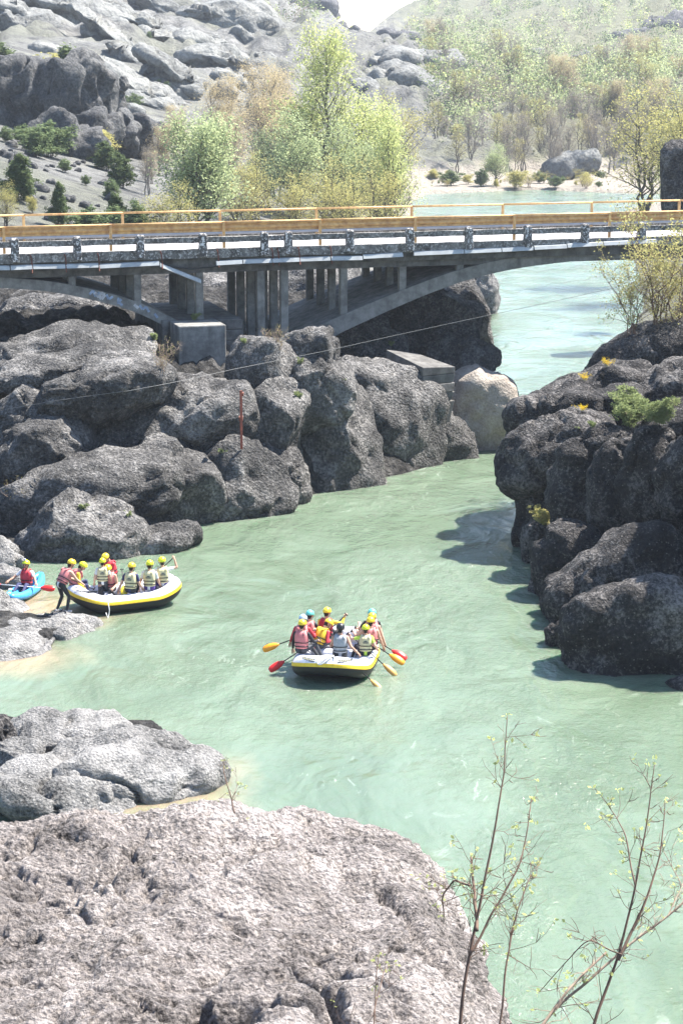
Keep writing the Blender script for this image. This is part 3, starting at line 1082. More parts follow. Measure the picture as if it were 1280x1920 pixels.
# pier block of the left arch: a nose in front of a coursed block
xa, za = bl(335, 612, -1.5)
xb, zbot = bl(425, 700, -1.5)
m = MB()
m.box(xa, xb, -1.5, .3, zbot - .6, za)
blk = m.build('pier_nose', M['concrete'], bridge, bevel=.05)
xc, xd = blx(305, .31, 610), blx(455, .31, 610)
m = MB()
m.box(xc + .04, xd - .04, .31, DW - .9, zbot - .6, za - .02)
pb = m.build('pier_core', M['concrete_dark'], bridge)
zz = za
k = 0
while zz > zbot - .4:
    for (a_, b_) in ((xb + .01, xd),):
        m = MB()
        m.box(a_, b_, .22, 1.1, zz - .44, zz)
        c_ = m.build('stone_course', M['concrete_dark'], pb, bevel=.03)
    zz -= .46
m = MB()
m.box(xc - .02, xa - .05, .24, 1.3, zbot - .6, za + .03)
m.build('pier_cheek', M['concrete_dark'], bridge, bevel=.05)

# cable duct panels clipped along the outer face, one length hanging loose
duct_px = [(-160, 507, -60, 503), (-60, 503, 20, 503), (20, 503, 62, 501), (62, 501, 124, 500), (124, 500, 186, 498), (186, 500, 300, 494), (405, 494, 455, 491), (455, 491, 510, 489), (510, 489, 562, 487), (562, 487, 620, 485),
           (620, 485, 680, 484), (680, 482, 756, 478), (775, 476, 870, 472), (870, 472, 940, 469), (940, 469, 1000, 466), (1000, 465, 1062, 462), (1062, 461, 1130, 457), (1130, 457, 1230, 452)]
rnd = random.Random(4)


def duct(p0, p1, tilt):
    (x0, z0), (x1, z1) = bl(p0[0], p0[1], -.13), bl(p1[0], p1[1], -.13)
    m = MB()
    rs = []
    for x, z in ((x0 + .02, z0), (x1 - .02, z1)):
        rs.append([(x, -.16 - tilt, z - .07), (x, -.02, z - .10), (x, -.02, z + .10), (x, -.10 - tilt, z + .07)])
    m.rings(rs)
    return m.build('cable_duct', M['tray'], bridge)


for a_, b_, c_, d_ in duct_px:
    duct((a_, b_), (c_, d_), rnd.uniform(0, .06))
duct((300, 497), (378, 528), .03)
for px in (60, 124, 186, 304, 410, 512, 523, 562, 622):
    x, z = bl(px, 488 - .03 * px, -.2)
    z = bl(px, 503 - (px - 60) * .031, -.2)[1]
    m = MB()
    m.tube([(x, -.24, z - .20), (x + .03, -.06, z + .1), (x, -.05, z + .42), (x - .04, -.06, z + .52)], .025, 5)
    m.build('rusty_strap', M['rust'], bridge)
# black cable drooping where the duct is missing
pts = [bl(a_, b_, -.05) for a_, b_ in ((300, 494), (330, 501), (360, 504), (400, 500), (420, 494))]
m = MB()
m.tube([(x, -.06, z) for x, z in pts], .03, 6)
m.build('loose_cable', flat_mat('black_cable', (.02, .02, .02)), bridge)

# steel guardrails, bolted to the deck but things of their own
def guardrail(name, label, yl, pxs, post_top, beam_z, rail_z, z_rail_mat, beam_mat, side):
    g = empty(name, B_O, B_A)
    tag(g, label, 'guardrail')
    gx = [blx(p, yl, 450) for p in pxs]
    for x in gx:
        m = MB()
        m.box(x - .055, x + .055, yl - .05, yl + .05, -.15, post_top)
        m.build('post', M['orange'], g, bevel=.008)
    prof = []
    z0, h = beam_z
    for t, off in ((0, 0), (.08, .05), (.22, .08), (.36, .03), (.5, 0), (.64, .03), (.78, .08), (.92, .05), (1, 0)):
        prof.append((off * side, z0 + t * h))
    prof2 = [(o_ + .006 * side, z_) for o_, z_ in prof]
    for a_, b_ in zip(gx[:-1], gx[1:]):
        rs = [[(x, yl + .055 * side + o_, z_) for o_, z_ in prof + prof2[::-1]] for x in (a_ + .004, b_ - .004)]
        m = MB()
        m.rings(rs)
        bm_ = m.build('beam', beam_mat, g)
        if rail_z:
            m = MB()
            m.tube([(a_ + .004, yl + .06 * side, rail_z), (b_ - .004, yl + .06 * side, rail_z)], .045, 8)
            m.build('handrail', z_rail_mat, g, True)
    return g


guardrail('guardrail', 'orange steel guardrail on the near side of the bridge road', .62, [-190, 8, 208, 420, 600, 778, 963, 1141, 1312], 1.06, (.64, .34), 1.03, M['orange'], M['orange'], 1)
guardrail('guardrail', 'grey steel guardrail with an orange tube on top along the far road edge', DW - .55, [-140, 46, 231, 413, 593, 771, 941, 1107, 1270, 1425], .98, (-.05, .38), 1.0, M['orange'], M['galv'], -1)

# ------------------------------------------------------------------ ruined abutment, gauge, cable over the river
def ruin():
    o = at(792, 690, hit(792, 735, .15))
    r = empty('ruined_abutment', (o[0], o[1], o[2]), math.radians(33))
    tag(r, 'broken concrete abutment block standing on the shaded rock below the arch', 'ruin')
    zs = [.02, -.36, -.74, -1.12, -1.5, -2.4]
    for i, (z1, z0) in enumerate(zip(zs[:-1], zs[1:])):
        m = MB()
        j_ = .03 * math.sin(i * 2.3)
        top = [(0, 0, z1), (1.65, 0, z1 - (.10 if i == 0 else 0)), (1.65, 2.7, z1 + (.12 if i == 0 else 0)), (0, 2.7, z1 + (.42 if i == 0 else 0))]
        bot = [(j_, j_, z0 + .012), (1.65 - j_ - .06 * i, j_, z0 + .012), (1.65 - .06 * i, 2.7, z0 + .012), (j_, 2.7, z0 + .012)]
        m.rings([bot, top])
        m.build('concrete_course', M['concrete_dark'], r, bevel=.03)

ruin()
gd = min(hit(449, 735), hit(453, 780), hit(453, 830)) - .12
p0, p1 = at(449, 728, gd), at(453, 836, gd)
ga = empty('water_gauge', p1)
tag(ga, 'narrow rusty red water gauge fixed upright on the rock buttress', 'gauge')
dv = Vector(p0 - p1)
m = MB()
m.box(-.045, .045, -.10, -.06, -.1, dv.z)
g1 = m.build('gauge_plate', M['rust_red'], ga)
m = MB()
m.box(-.09, .05, -.06, .3, dv.z * .45, dv.z * .52)
m.box(-.05, .09, -.06, .3, dv.z * .9, dv.z * .95)
m.build('bracket', M['rust'], ga)
m = MB()
cp = [(-60, 779), (20, 766), (100, 752), (170, 742), (240, 733), (300, 722), (360, 710), (430, 694), (530, 674), (620, 656), (740, 629), (860, 603), (1010, 571), (1150, 540), (1290, 508)]
cd_ = [min(84.0, hit(a_, b_, -.25)) if a_ < 900 else 84.0 for a_, b_ in cp]
for _ in range(6):
    cd_ = [min(x, y) for x, y in zip(cd_, [cd_[0]] + [(a_ + b_) / 2 for a_, b_ in zip(cd_[:-2], cd_[2:])] + [cd_[-1]])]
m.tube([at(a_, b_, d_) for (a_, b_), d_ in zip(cp, cd_)], .010, 6)
tag(m.build('steel_cable', M['cable'], None, True), 'thin steel cable slung across the river below the bridge', 'cable')

# ------------------------------------------------------------------ vegetation
def leaf_quads(C, size, rs, up=0.0):
    n = len(C)
    a = rs.normal(size=(n, 3))
    a /= np.linalg.norm(a, axis=1)[:, None]
    b = np.cross(a, rs.normal(size=(n, 3)))
    b /= np.linalg.norm(b, axis=1)[:, None] + 1e-9
    s = size * rs.uniform(.6, 1.35, (n, 1))
    V = np.stack([C - a * s, C + b * s * .55, C + a * s, C - b * s * .55], 1).reshape(-1, 3)
    F = np.arange(n * 4).reshape(n, 4)
    return V, F


def tree_meshes(seed, H, r0, leaf_m, bark_m, stems=1, spread=.35, up=.9, start=.25, nbr=26, sub=7, leaf=.12, per=7, cluster=.35, lean=.05, profile=None, twigs=4, name='tree', wood=1.0, skip=0.0):
    rs = np.random.RandomState(seed)
    mb = MB()
    LC = []
    for st in range(stems):
        dirn = rs.normal(size=2) * lean * H
        base = np.array([0, 0, -.3])
        if stems > 1:
            base[:2] = rs.normal(size=2) * .04 * H
        hs = H * (1 if st == 0 else rs.uniform(.72, 1.0))
        n = 9
        pts = [base]
        for i in range(1, n + 1):
            t = i / n
            pts.append(base + np.array([dirn[0] * t ** 1.5, dirn[1] * t ** 1.5, hs * t + .3]) + np.append(rs.normal(size=2) * .012 * H, 0))
        rad = [r0 * (1 - .93 * (i / n)) * (1 if stems == 1 else .7) for i in range(n + 1)]
        mb.tube(pts, rad, 6, False)
        P = np.array(pts)
        for b in range(nbr):
            t = start + (1 - start) * (b + rs.uniform(0, .9)) / nbr
            i = min(int(t * n), n - 1)
            p = P[i] + (P[i + 1] - P[i]) * (t * n - i)
            az = b * 2.4 + rs.uniform(-.6, .6)
            pr = profile(t) if profile else (1 - t) ** .6 * .9 + .1
            L_ = H * spread * pr * rs.uniform(.7, 1.15)
            dz = up * rs.uniform(.7, 1.2)
            d = np.array([math.cos(az), math.sin(az), dz])
            d /= np.linalg.norm(d)
            br = [p]
            m = 5
            q = p.copy()
            dd = d.copy()
            for j in range(m):
                dd = dd + rs.normal(size=3) * .13 + np.array([0, 0, .05])
                dd /= np.linalg.norm(dd)
                q = q + dd * L_ / m
                br.append(q)
            rb = max(.012 * wood, np.interp(t, [0, 1], [r0 * .42, r0 * .12]))
            mb.tube(br, [rb * (1 - .85 * j / m) for j in range(m + 1)], 4, False)
            for s in range(sub):
                tt = rs.uniform(.25, 1.0)
                j = min(int(tt * m), m - 1)
                sp = br[j] + (br[j + 1] - br[j]) * (tt * m - j)
                sd_ = dd * .5 + rs.normal(size=3) * .6 + np.array([0, 0, .25 * up])
                sd_ /= np.linalg.norm(sd_)
                sl = L_ * rs.uniform(.22, .5)
                e1 = sp + sd_ * sl * .5 + rs.normal(size=3) * sl * .06
                e2 = sp + sd_ * sl
                mb.tube([sp, e1, e2], [rb * .3, rb * .22, rb * .1], 3, False)
                for w in range(twigs):
                    tw = sp + sd_ * sl * rs.uniform(.3, 1.0)
                    td = sd_ * .6 + rs.normal(size=3) * .6
                    te = tw + td * sl * .3
                    if wood > .6:
                        mb.tube([tw, te], [rb * .14, rb * .06], 3, False)
                    if rs.uniform() > skip:
                        LC.append(te + rs.normal(size=(per, 3)) * cluster * .5)
    LV, LF = leaf_quads(np.vstack(LC), leaf, rs)
    return mb.mesh(name + '_wood', bark_m, True), mesh_np(name + '_leaves', LV, LF, False, [leaf_m])


def tree_thing(kind, label, cat, meshes, loc, scale, rz, group=None, parts=('trunk', 'crown')):
    o = empty(kind, loc, rz)
    o.scale = (scale, scale, scale) if not hasattr(scale, '__len__') else scale
    tag(o, label, cat, group)
    link(parts[0], meshes[0], o)
    link(parts[1], meshes[1], o)
    return o


poplar_pr = lambda t: .35 + .65 * math.sin(math.pi * min(1, max(0, (t - .1) / .95)) ** .8)
T = {}
T['poplar'] = tree_meshes(1, 16, .30, M['leaf_lime'], M['bark'], 1, .30, 1.3, .16, 40, 8, .11, 6, .9, .02, poplar_pr, 5, 'poplar')
T['green'] = tree_meshes(2, 8, .15, M['leaf_green'], M['bark'], 5, .34, .9, .2, 17, 7, .085, 6, .7, .16, lambda t: 1.0 - .75 * t, 4, 'alder')
T['lime2'] = tree_meshes(3, 11, .2, M['leaf_lime'], M['bark'], 3, .34, 1.0, .2, 20, 6, .095, 4, .9, .10, None, 4, 'young_poplar')
T['green2'] = tree_meshes(4, 11, .2, M['leaf_green'], M['bark'], 3, .38, .9, .15, 20, 6, .10, 5, .9, .10, None, 4, 'willow')
T['tan'] = tree_meshes(5, 12, .2, M['leaf_tan'], M['bark_grey'], 4, .36, 1.2, .12, 18, 7, .065, 5, .8, .12, None, 5, 'budding_tree')
T['olive'] = tree_meshes(6, 9, .16, M['leaf_olive'], M['bark'], 4, .40, .8, .12, 15, 6, .07, 4, .7, .14, None, 4, 'plane_tree')
T['bare'] = tree_meshes(7, 10, .2, M['leaf_grey'], M['bark_grey'], 3, .34, 1.2, .2, 16, 7, .07, 2, .5, .10, None, 5, 'bare_tree')
T['bare2'] = tree_meshes(8, 10, .2, M['leaf_olive'], M['bark'], 2, .38, 1.0, .25, 18, 7, .08, 2, .5, .08, None, 4, 'bare_tree')
T['shrub'] = tree_meshes(9, 3.0, .035, M['leaf_scrub'], M['bark'], 6, .35, .8, .1, 9, 5, .09, 7, .25, .22, lambda t: 1 - .6 * t, 3, 'shrub')
T['shrub_olive'] = tree_meshes(10, 3.0, .035, M['leaf_olive'], M['twig_dry'], 6, .35, .8, .1, 9, 5, .07, 4, .25, .2, lambda t: 1 - .6 * t, 3, 'shrub')
T['juniper'] = tree_meshes(11, 4.0, .07, M['leaf_dark'], M['bark'], 2, .34, .7, .06, 24, 6, .09, 12, .22, .06, lambda t: 1.05 - .9 * t, 3, 'juniper')
T['dry'] = tree_meshes(12, 1.6, .022, M['leaf_olive'], M['twig_dry'], 8, .45, .9, .1, 7, 4, .02, 1, .1, .3, lambda t: 1 - .5 * t, 3, 'dry_shrub', 1.0, .5)
T['budding'] = tree_meshes(13, 3.4, .035, M['leaf_olive'], M['twig'], 7, .35, .8, .1, 9, 6, .035, 3, .15, .28, lambda t: 1 - .5 * t, 4, 'budding_shrub', 1.0, .3)
T['bush'] = tree_meshes(14, 1.8, .022, M['leaf_bush'], M['twig_dry'], 9, .40, .8, .12, 8, 5, .05, 9, .14, .35, lambda t: 1.1 - .5 * t, 3, 'bush')
T['flowers'] = tree_meshes(15, .5, .006, M['leaf_yellow'], M['leaf_bush'], 12, .25, 1.0, .4, 5, 2, .018, 3, .06, .5, None, 2, 'flowers', .3)
T['yellow_twigs'] = tree_meshes(16, 1.2, .014, M['leaf_olive'], M['twig_dry'], 9, .35, 1.0, .2, 7, 4, .045, 4, .08, .3, lambda t: 1 - .4 * t, 3, 'yellow_twigs')
T['tuft'] = tree_meshes(17, .5, .006, M['leaf_bush'], M['leaf_bush'], 10, .3, .9, .2, 5, 3, .04, 5, .07, .4, None, 2, 'tuft', .3)
HREF = {'poplar': 16, 'green': 8, 'lime2': 11, 'green2': 11, 'tan': 12, 'olive': 9, 'bare': 10, 'bare2': 10, 'shrub': 3, 'shrub_olive': 3, 'juniper': 4, 'dry': 1.6, 'budding': 3.4, 'bush': 1.8, 'flowers': .5, 'yellow_twigs': 1.2, 'tuft': .5}
rv = random.Random(8)


def plant(kind, T_, label, cat, px, py_top, D, group=None, base=None, sxy=1.0, parts=('trunk', 'crown'), py_base=None):
    """stand a tree or shrub on the ground at distance D so that its top is where the photo shows it"""
    if py_base is not None and D < 100:
        D = hit(px, py_base, .12, D)
    p = at(px, py_top, D)
    if py_base is not None:
        zb = at(px, py_base, D)[2]
    else:
        zb = gz(p[0], p[1])
    s = max(.1, (p[2] - zb) / HREF[T_])
    return tree_thing(kind, label, cat, T[T_], (p[0], p[1], zb), (s * sxy, s * sxy, s), rv.uniform(0, 6.28), group, parts)


plant('poplar_tree', 'poplar', 'tall bright lime green poplar towering behind the bridge', 'tree', 605, 88, 165)
plant('alder_tree', 'green', 'fresh green many-stemmed tree just behind the orange rail, left of the poplar', 'tree', 372, 232, 128, sxy=1.25)
plant('young_poplar_tree', 'lime2', 'slim yellow-green tree just right of the tall poplar', 'tree', 692, 205, 168)
plant('young_poplar_tree', 'lime2', 'sparse dark-stemmed tree with lime tips at the water end of the grove', 'tree', 748, 232, 160, sxy=.9)
plant('willow_tree', 'green2', 'broad green tree filling the foot of the tall poplar', 'tree', 560, 215, 155, sxy=1.2)
plant('willow_tree', 'green2', 'green tree between the tall poplar and the slim yellow-green tree', 'tree', 650, 235, 158, sxy=1.0)
plant('budding_tree', 'tan', 'tan budding tree at the left of the grove behind the fresh green tree', 'tree', 400, 150, 190, sxy=1.2)
plant('budding_tree', 'tan', 'tallest tan budding tree left of the poplar', 'tree', 478, 128, 195, sxy=1.2)
plant('budding_tree', 'tan', 'tan budding tree half hidden by the poplar crown', 'tree', 540, 140, 200, sxy=1.1)
plant('budding_tree', 'tan', 'low tan thicket tree beside the dark cliff foot', 'tree', 335, 200, 195, sxy=1.1)
plant('plane_tree', 'olive', 'yellow-olive tree low in the middle of the grove', 'tree', 480, 290, 150, sxy=1.3)
plant('plane_tree', 'olive', 'yellow-olive undergrowth tree in front of the tall poplar', 'tree', 620, 300, 148, sxy=1.3)
plant('plane_tree', 'olive', 'yellow-olive tree near the water at the right of the grove', 'tree', 705, 300, 152, sxy=1.2)
plant('plane_tree', 'olive', 'small yellow-olive tree at the left edge by the rail', 'tree', 10, 345, 116, sxy=1.2)
plant('plane_tree', 'olive', 'pale budding tree standing behind the right end of the grove', 'tree', 735, 182, 235, sxy=1.2)
plant('bare_tree', 'bare', 'grey leafless tree on the scree left of the fresh green tree', 'tree', 272, 275, 150, sxy=1.1)
plant('plane_tree', 'olive', 'large yellow-olive tree over the water on the right bank behind the bridge', 'tree', 1205, 170, 150, sxy=1.25, py_base=400)
plant('plane_tree', 'olive', 'yellow-olive tree cut by the right edge behind the bridge', 'tree', 1282, 175, 140, sxy=1.2, py_base=400)
plant('willow_tree', 'green2', 'small green bushy tree at the right edge above the rail', 'tree', 1262, 300, 128, sxy=1.4, py_base=400)
plant('willow_tree', 'green2', 'bright green bush tree alone on the far sandbar', 'tree', 932, 272, 250, sxy=1.5)
GB = 'bare trees along the far bank'
for i, (px, pt, D) in enumerate([(860, 235, 285), (885, 205, 300), (905, 240, 290), (930, 215, 310), (955, 232, 295), (985, 215, 305), (1010, 240, 292), (1035, 205, 315), (1060, 225, 300), (1090, 215, 310), (1120, 205, 305), (1145, 225, 295),
                                 (820, 260, 280), (800, 290, 268), (1075, 170, 345), (985, 130, 360), (1020, 165, 350), (1110, 165, 350), (900, 180, 340), (945, 175, 350), (865, 165, 350), (1160, 190, 330), (1190, 215, 310), (1040, 262, 285), (970, 262, 285)]):
    D = 262 + (i * 7) % 23 if pt > 192 else D - 25
    plant('bare_tree', 'bare' if i % 3 else 'bare2', 'grey almost leafless tree ' + ('in the far row ' if pt < 192 else 'on the far bank ') + ('left of the green sandbar bush' if px < 925 else 'right behind the green sandbar bush' if px < 1000 else 'above the layered sandbar rock' if px < 1080 else 'nearest the big right bank tree'), 'tree', px, pt, D, GB, sxy=rv.uniform(.9, 1.25))
GS = 'dry shrubs on the far sandbar'
for i in range(44):
    px = rv.uniform(768, 1165)
    D = rv.uniform(246, 264)
    plant('shrub', rv.choice(('shrub_olive', 'budding', 'budding', 'shrub')), 'dry pinkish shrub at the far water edge ' + ('beside the grove' if px < 860 else 'left of the green sandbar bush' if px < 925 else 'between the green bush and the layered rock' if px < 1030 else 'in front of the layered rock' if px < 1110 else 'near the big right bank tree'), 'shrub', px, 344 - rv.uniform(0, 26), D, GS, sxy=rv.uniform(1.2, 2.4), parts=('stems', 'crown'))
for lab, k, px, pt, D, sx in [('tan thicket tree between the fresh green tree and the tan trees', 'tan', 440, 215, 175, 1.3), ('tan tree behind the foot of the poplar', 'tan', 520, 190, 185, 1.2), ('tan tree right at the edge of the dark cliff', 'tan', 300, 235, 170, 1.2), ('broad lime tree left of the slim yellow-green tree', 'lime2', 640, 190, 172, 1.3),
                              ('green tree low between the two tan thickets', 'green2', 500, 250, 165, 1.3), ('lime tree at the poplar foot on its left', 'lime2', 545, 180, 168, 1.3), ('green tree right of the slim yellow-green tree', 'green2', 715, 250, 165, 1.1), ('olive tree in the gap right of the fresh green tree', 'olive', 450, 320, 140, 1.4), ('olive tree low on the right of the grove foot', 'olive', 660, 330, 145, 1.4),
                              ('low olive tree in front of the fresh green tree trunks', 'olive', 330, 345, 124, 1.4), ('olive tree at the grove foot below the tan trees', 'olive', 540, 330, 142, 1.4), ('tan tree at the far left of the grove', 'tan', 285, 285, 160, 1.2)]:
    plant({'tan': 'budding_tree', 'lime2': 'young_poplar_tree', 'green2': 'willow_tree', 'olive': 'plane_tree'}[k], k, lab, 'tree', px, pt, D, sxy=sx)
GV = 'leafless trees up the far slope'
for i in range(90):
    px = rv.uniform(800, 1330)
    D = rv.choice((285, 300, 320, 340, 365, 390))
    p_ = at(px, 200, D)
    zb = gz(p_[0], p_[1])
    s_ = rv.uniform(.34, .62)
    tree_thing('bare_tree', 'small half-bare tree ' + ('low on the slope' if D < 310 else 'half way up the slope' if D < 350 else 'high on the slope') + (' right of the fluted pale crest' if px < 960 else ' above the green sandbar bush' if px < 1080 else ' above the layered sandbar rock' if px < 1190 else ' near the right edge'), 'tree', T[rv.choice(('bare', 'bare2', 'bare', 'bare2', 'tan'))], (p_[0], p_[1], zb), (s_ * 1.2, s_ * 1.2, s_), rv.uniform(0, 6), GV)
# junipers and scrub on the left hillside
for lab, px, pt, D, s in [('dark juniper at the left edge above the bridge rail', 38, 292, 128, 1.5), ('dark juniper beside the small boulders left of the grove', 228, 290, 150, 1.5), ('pointed young juniper just above the rail on the left', 112, 345, 122, .9),
                          ('spreading dark green juniper below the dark cliff', 195, 268, 160, 2.0), ('juniper crowning the dark fluted cliff', 148, 98, 186, 1.4), ('low juniper on the left edge at the hill foot', 12, 82, 215, 2.0),
                          ('juniper low on the scree next to the rail', 222, 365, 128, 1.3)]:
    plant('juniper', 'juniper', lab, 'juniper', px, pt, D, None, sxy=s, parts=('stems', 'crown'))
GH = 'scrub bushes on the left hillside'
spots = [(70, 245, 155), (120, 300, 150), (95, 235, 158), (160, 330, 145), (210, 340, 140), (60, 370, 125), (170, 395, 120), (250, 385, 125), (280, 60, 300), (180, 65, 290), (235, 133, 262), (268, 135, 262), (310, 70, 310), (330, 80, 310), (355, 95, 312), (395, 105, 320), (365, 150, 290), (250, 178, 240), (300, 152, 258),
         (110, 105, 228), (60, 112, 200), (540, 70, 350), (570, 60, 370), (600, 78, 360), (640, 75, 370), (430, 130, 310), (720, 95, 360), (760, 100, 355), (800, 150, 335), (840, 195, 312), (860, 185, 320), (870, 205, 310), (780, 205, 300), (655, 95, 365), (520, 62, 360), (690, 100, 365), (10, 240, 160), (45, 238, 162), (190, 245, 172), (820, 130, 350), (850, 240, 290), (830, 275, 275), (880, 275, 280), (920, 300, 272), (1000, 290, 278), (1090, 285, 282), (1150, 290, 280), (860, 305, 268)]
for px, pt, D in spots:
    plant('shrub', 'shrub' if rv.random() < .65 else 'shrub_olive', 'low scrub bush ' + ('on the scree just above the bridge on the left' if pt > 320 and px < 300 else 'around the dark fluted cliff' if px < 260 and pt > 195 else 'among the upper left sandstone outcrops' if px < 260 else 'on the slope under the huge sandstone dome' if px < 520 else 'on the saddle above the poplar' if px < 735 else 'beside the fluted pale crest' if pt < 250 else 'at the foot of the bare trees on the far bank'), 'shrub', px, pt, D, GH, sxy=rv.uniform(1.2, 2.2), parts=('stems', 'crown'))

# near shrubs on the rocks
for lab, k, px, pt, pb, D, s in [
        ('leafless grey shrub left of the concrete pier block', 'dry', 300, 640, 708, 84.5, 1.1),
        ('bare reddish shrub in front of the tall columns', 'dry', 522, 612, 668, 85.5, 1.2),
        ('dry tan shrub at the left edge beside the waterline boulder', 'dry', 22, 905, 985, 75, 1.0)]:
    plant('dry_shrub', k, lab, 'shrub', px, pt, D, None, sxy=s, parts=('stems', 'buds'), py_base=pb)
for lab, k, px, pt, pb, D, s in [
        ('large twiggy budding shrub at the right end of the bridge', 'budding', 1240, 385, 630, 84, 1.0), ('twiggy budding shrub hanging over the river at the right', 'budding', 1190, 470, 640, 83, 1.0), ('twiggy shrub at the right edge above the mossy rock', 'budding', 1285, 470, 650, 82, 1.2)]:
    plant('budding_shrub', k, lab, 'shrub', px, pt, D, None, sxy=s, parts=('stems', 'buds'), py_base=pb)
plant('bush', 'bush', 'leafy green bush growing on the right cliff', 'bush', 1185, 742, 71, None, sxy=1.5, parts=('stems', 'crown'), py_base=806)
plant('bush', 'bush', 'second half of the green bush clump, nearer the right edge', 'bush', 1228, 750, 72, None, sxy=1.4, parts=('stems', 'crown'), py_base=800)
plant('yellow_shrub', 'yellow_twigs', 'yellow budding twigs growing from the shaded cliff wall', 'shrub', 1015, 955, 69.5, None, sxy=1.1, parts=('stems', 'buds'), py_base=1002)
for lab, px, pt, pb, D in [('yellow flowers on the crest of the right cliff', 1138, 672, 692, 76), ('yellow flowers on top of the overhanging nose', 1092, 758, 776, 71.5), ('yellow flower patch lower on the cliff crest', 1095, 700, 718, 76)]:
    plant('flower_clump', 'flowers', lab, 'flowers', px, pt, D, None, sxy=1.0, parts=('stems', 'blossom'), py_base=pb)
GT = 'small green tufts in rock cracks'
for px, pt, D in [(290, 625, 84.5), (460, 635, 84), (490, 690, 84), (562, 672, 84.5), (255, 735, 84), (420, 842, 78.5), (560, 735, 84), (240, 960, 72.5), (155, 945, 72), (365, 588, 84), (30, 575, 104), (1262, 970, 64.5), (1110, 790, 71), (1080, 800, 71.5), (640, 710, 87), (730, 640, 92)]:
    plant('grass_tuft', 'tuft', 'small green tuft ' + ('on the right cliff' if px > 1000 else 'in the boulders by the moored raft' if pt > 900 else 'near the foot of the arch' if px > 600 else 'around the tall columns and red gauge' if px > 400 else 'beside the pier block' if px > 280 else 'on the far left slabs'), 'tuft', px, pt, D, GT, sxy=1.0, parts=('stems', 'blades'), py_base=pt + 14)

# ------------------------------------------------------------------ far hills: scrub that reads as one mass, dark rock outcrops
def far_scrub():
    rs = np.random.RandomState(3)
    VV = []
    mi = []
    tmpl = [rs.normal(size=(78, 3)) * np.array([.42, .42, .40]) + np.array([0, 0, .55]) for _ in range(6)]
    n = 0
    tries = 0
    X, Y, S, K = [], [], [], []
    a = rs.uniform(-.30, .34, 9000)
    a[:3000] = rs.uniform(.04, .30, 3000)
    d = np.exp(rs.uniform(math.log(385), math.log(1050), 9000))
    d[:3000] = rs.uniform(290, 420, 3000)
    pxa = 640 + FOC * a
    x = a * d
    den = pn(np.stack([x / 45, d / 70, np.zeros(9000)], -1)) + .3 * pn(np.stack([x / 14, d / 25, np.zeros(9000)], -1))
    keep = (den + (a > .01) * .22 > -.12) & ~((pxa > 600) & (pxa < 765))
    x, d = x[keep][:4800], d[keep][:4800]
    z = ground(x, d)
    for i in range(len(x)):
        s = rs.uniform(1.4, 3.6)
        c = tmpl[i % 6] * s * np.array([1, 1, rs.uniform(.8, 1.5)])
        VV.append(c + np.array([x[i], d[i], z[i]]))
        mi.append(np.full(78, rs.choice(4, p=[.40, .24, .28, .08])))
    C = np.vstack(VV)
    V, F = leaf_quads(C, (.08 + .0003 * C[:, 1:2]), rs)
    o = link('hillside_scrub', mesh_np('hillside_scrub', V, F, False, [M['leaf_green'], M['leaf_grey'], M['leaf_scrub'], M['leaf_lime']], np.concatenate(mi)))
    tag(o, 'mass of spring scrub and small trees covering the far hill', 'scrub', None, 'stuff')


far_scrub()
GO = 'rounded sandstone outcrops of the left hillside'
for lab, px, py, hw, hh, rot, D, dr, e in [
        ('long pale sandstone whaleback at the top left corner', 60, 70, 110, 42, -14, 300, .7, 2.2), ('pale rounded sandstone dome right of the top left whaleback', 130, 50, 75, 48, -8, 312, .8, 2.3), ('bulging pale boulder above the scree in the upper left', 205, 45, 45, 38, -20, 318, .9, 2.2),
        ('tall narrow sandstone knob below the bulging pale boulder', 218, 68, 22, 28, 0, 308, .9, 2.5), ('huge smooth sandstone dome, largest of the upper outcrops', 425, 58, 85, 46, -6, 345, .7, 2.3), ('steep sandstone tower at the top beside the huge dome', 442, 14, 32, 30, 0, 352, .9, 2.8),
        ('rounded end of the sandstone ridge right of the tower', 490, 48, 36, 34, -25, 350, .9, 2.3), ('flat oval sandstone slab on the scree under the huge dome', 330, 95, 34, 14, -22, 318, .8, 2.3), ('small upright sandstone egg left of the huge dome', 348, 66, 20, 18, 30, 335, .9, 2.3),
        ('pale sandstone mass along the upper edge in the left corner', 20, 15, 120, 40, -10, 335, .7, 2.3), ('sandstone ridge between the two upper domes', 300, 22, 60, 34, -18, 350, .8, 2.3), ('pale outcrop hump above the grove, far right of the left hill', 745, 125, 42, 26, 0, 335, .9, 2.6),
        ('fluted pale outcrop crest right of the poplar', 800, 118, 45, 18, -6, 340, .9, 2.4), ('smooth pale slope of rock under the fluted crest', 770, 165, 62, 32, -16, 312, .9, 2.2), ('low pale rock left under the fluted crest', 690, 170, 26, 14, -10, 305, .9, 2.3), ('pale sandstone rib on the scree above the dark cliff', 235, 150, 60, 16, -30, 255, .9, 2.2),
        ('second pale rib of the scree slope', 320, 165, 50, 14, -34, 262, .9, 2.2), ('layered grey rock on the far sandbar', 1068, 312, 44, 22, 12, 264, .8, 2.4)]:
    boulder(lab, px, py, hw * 1.35, hh * 1.3, rot, D, dr, 'sandstone', 4, e, 'sandstone_outcrop', 'outcrop', GO, amp=.2, crack=.5, strata=.25, flute=.5, unit=4.0, fine=.8)
GQ = 'low sandstone ribs of the left hillside'
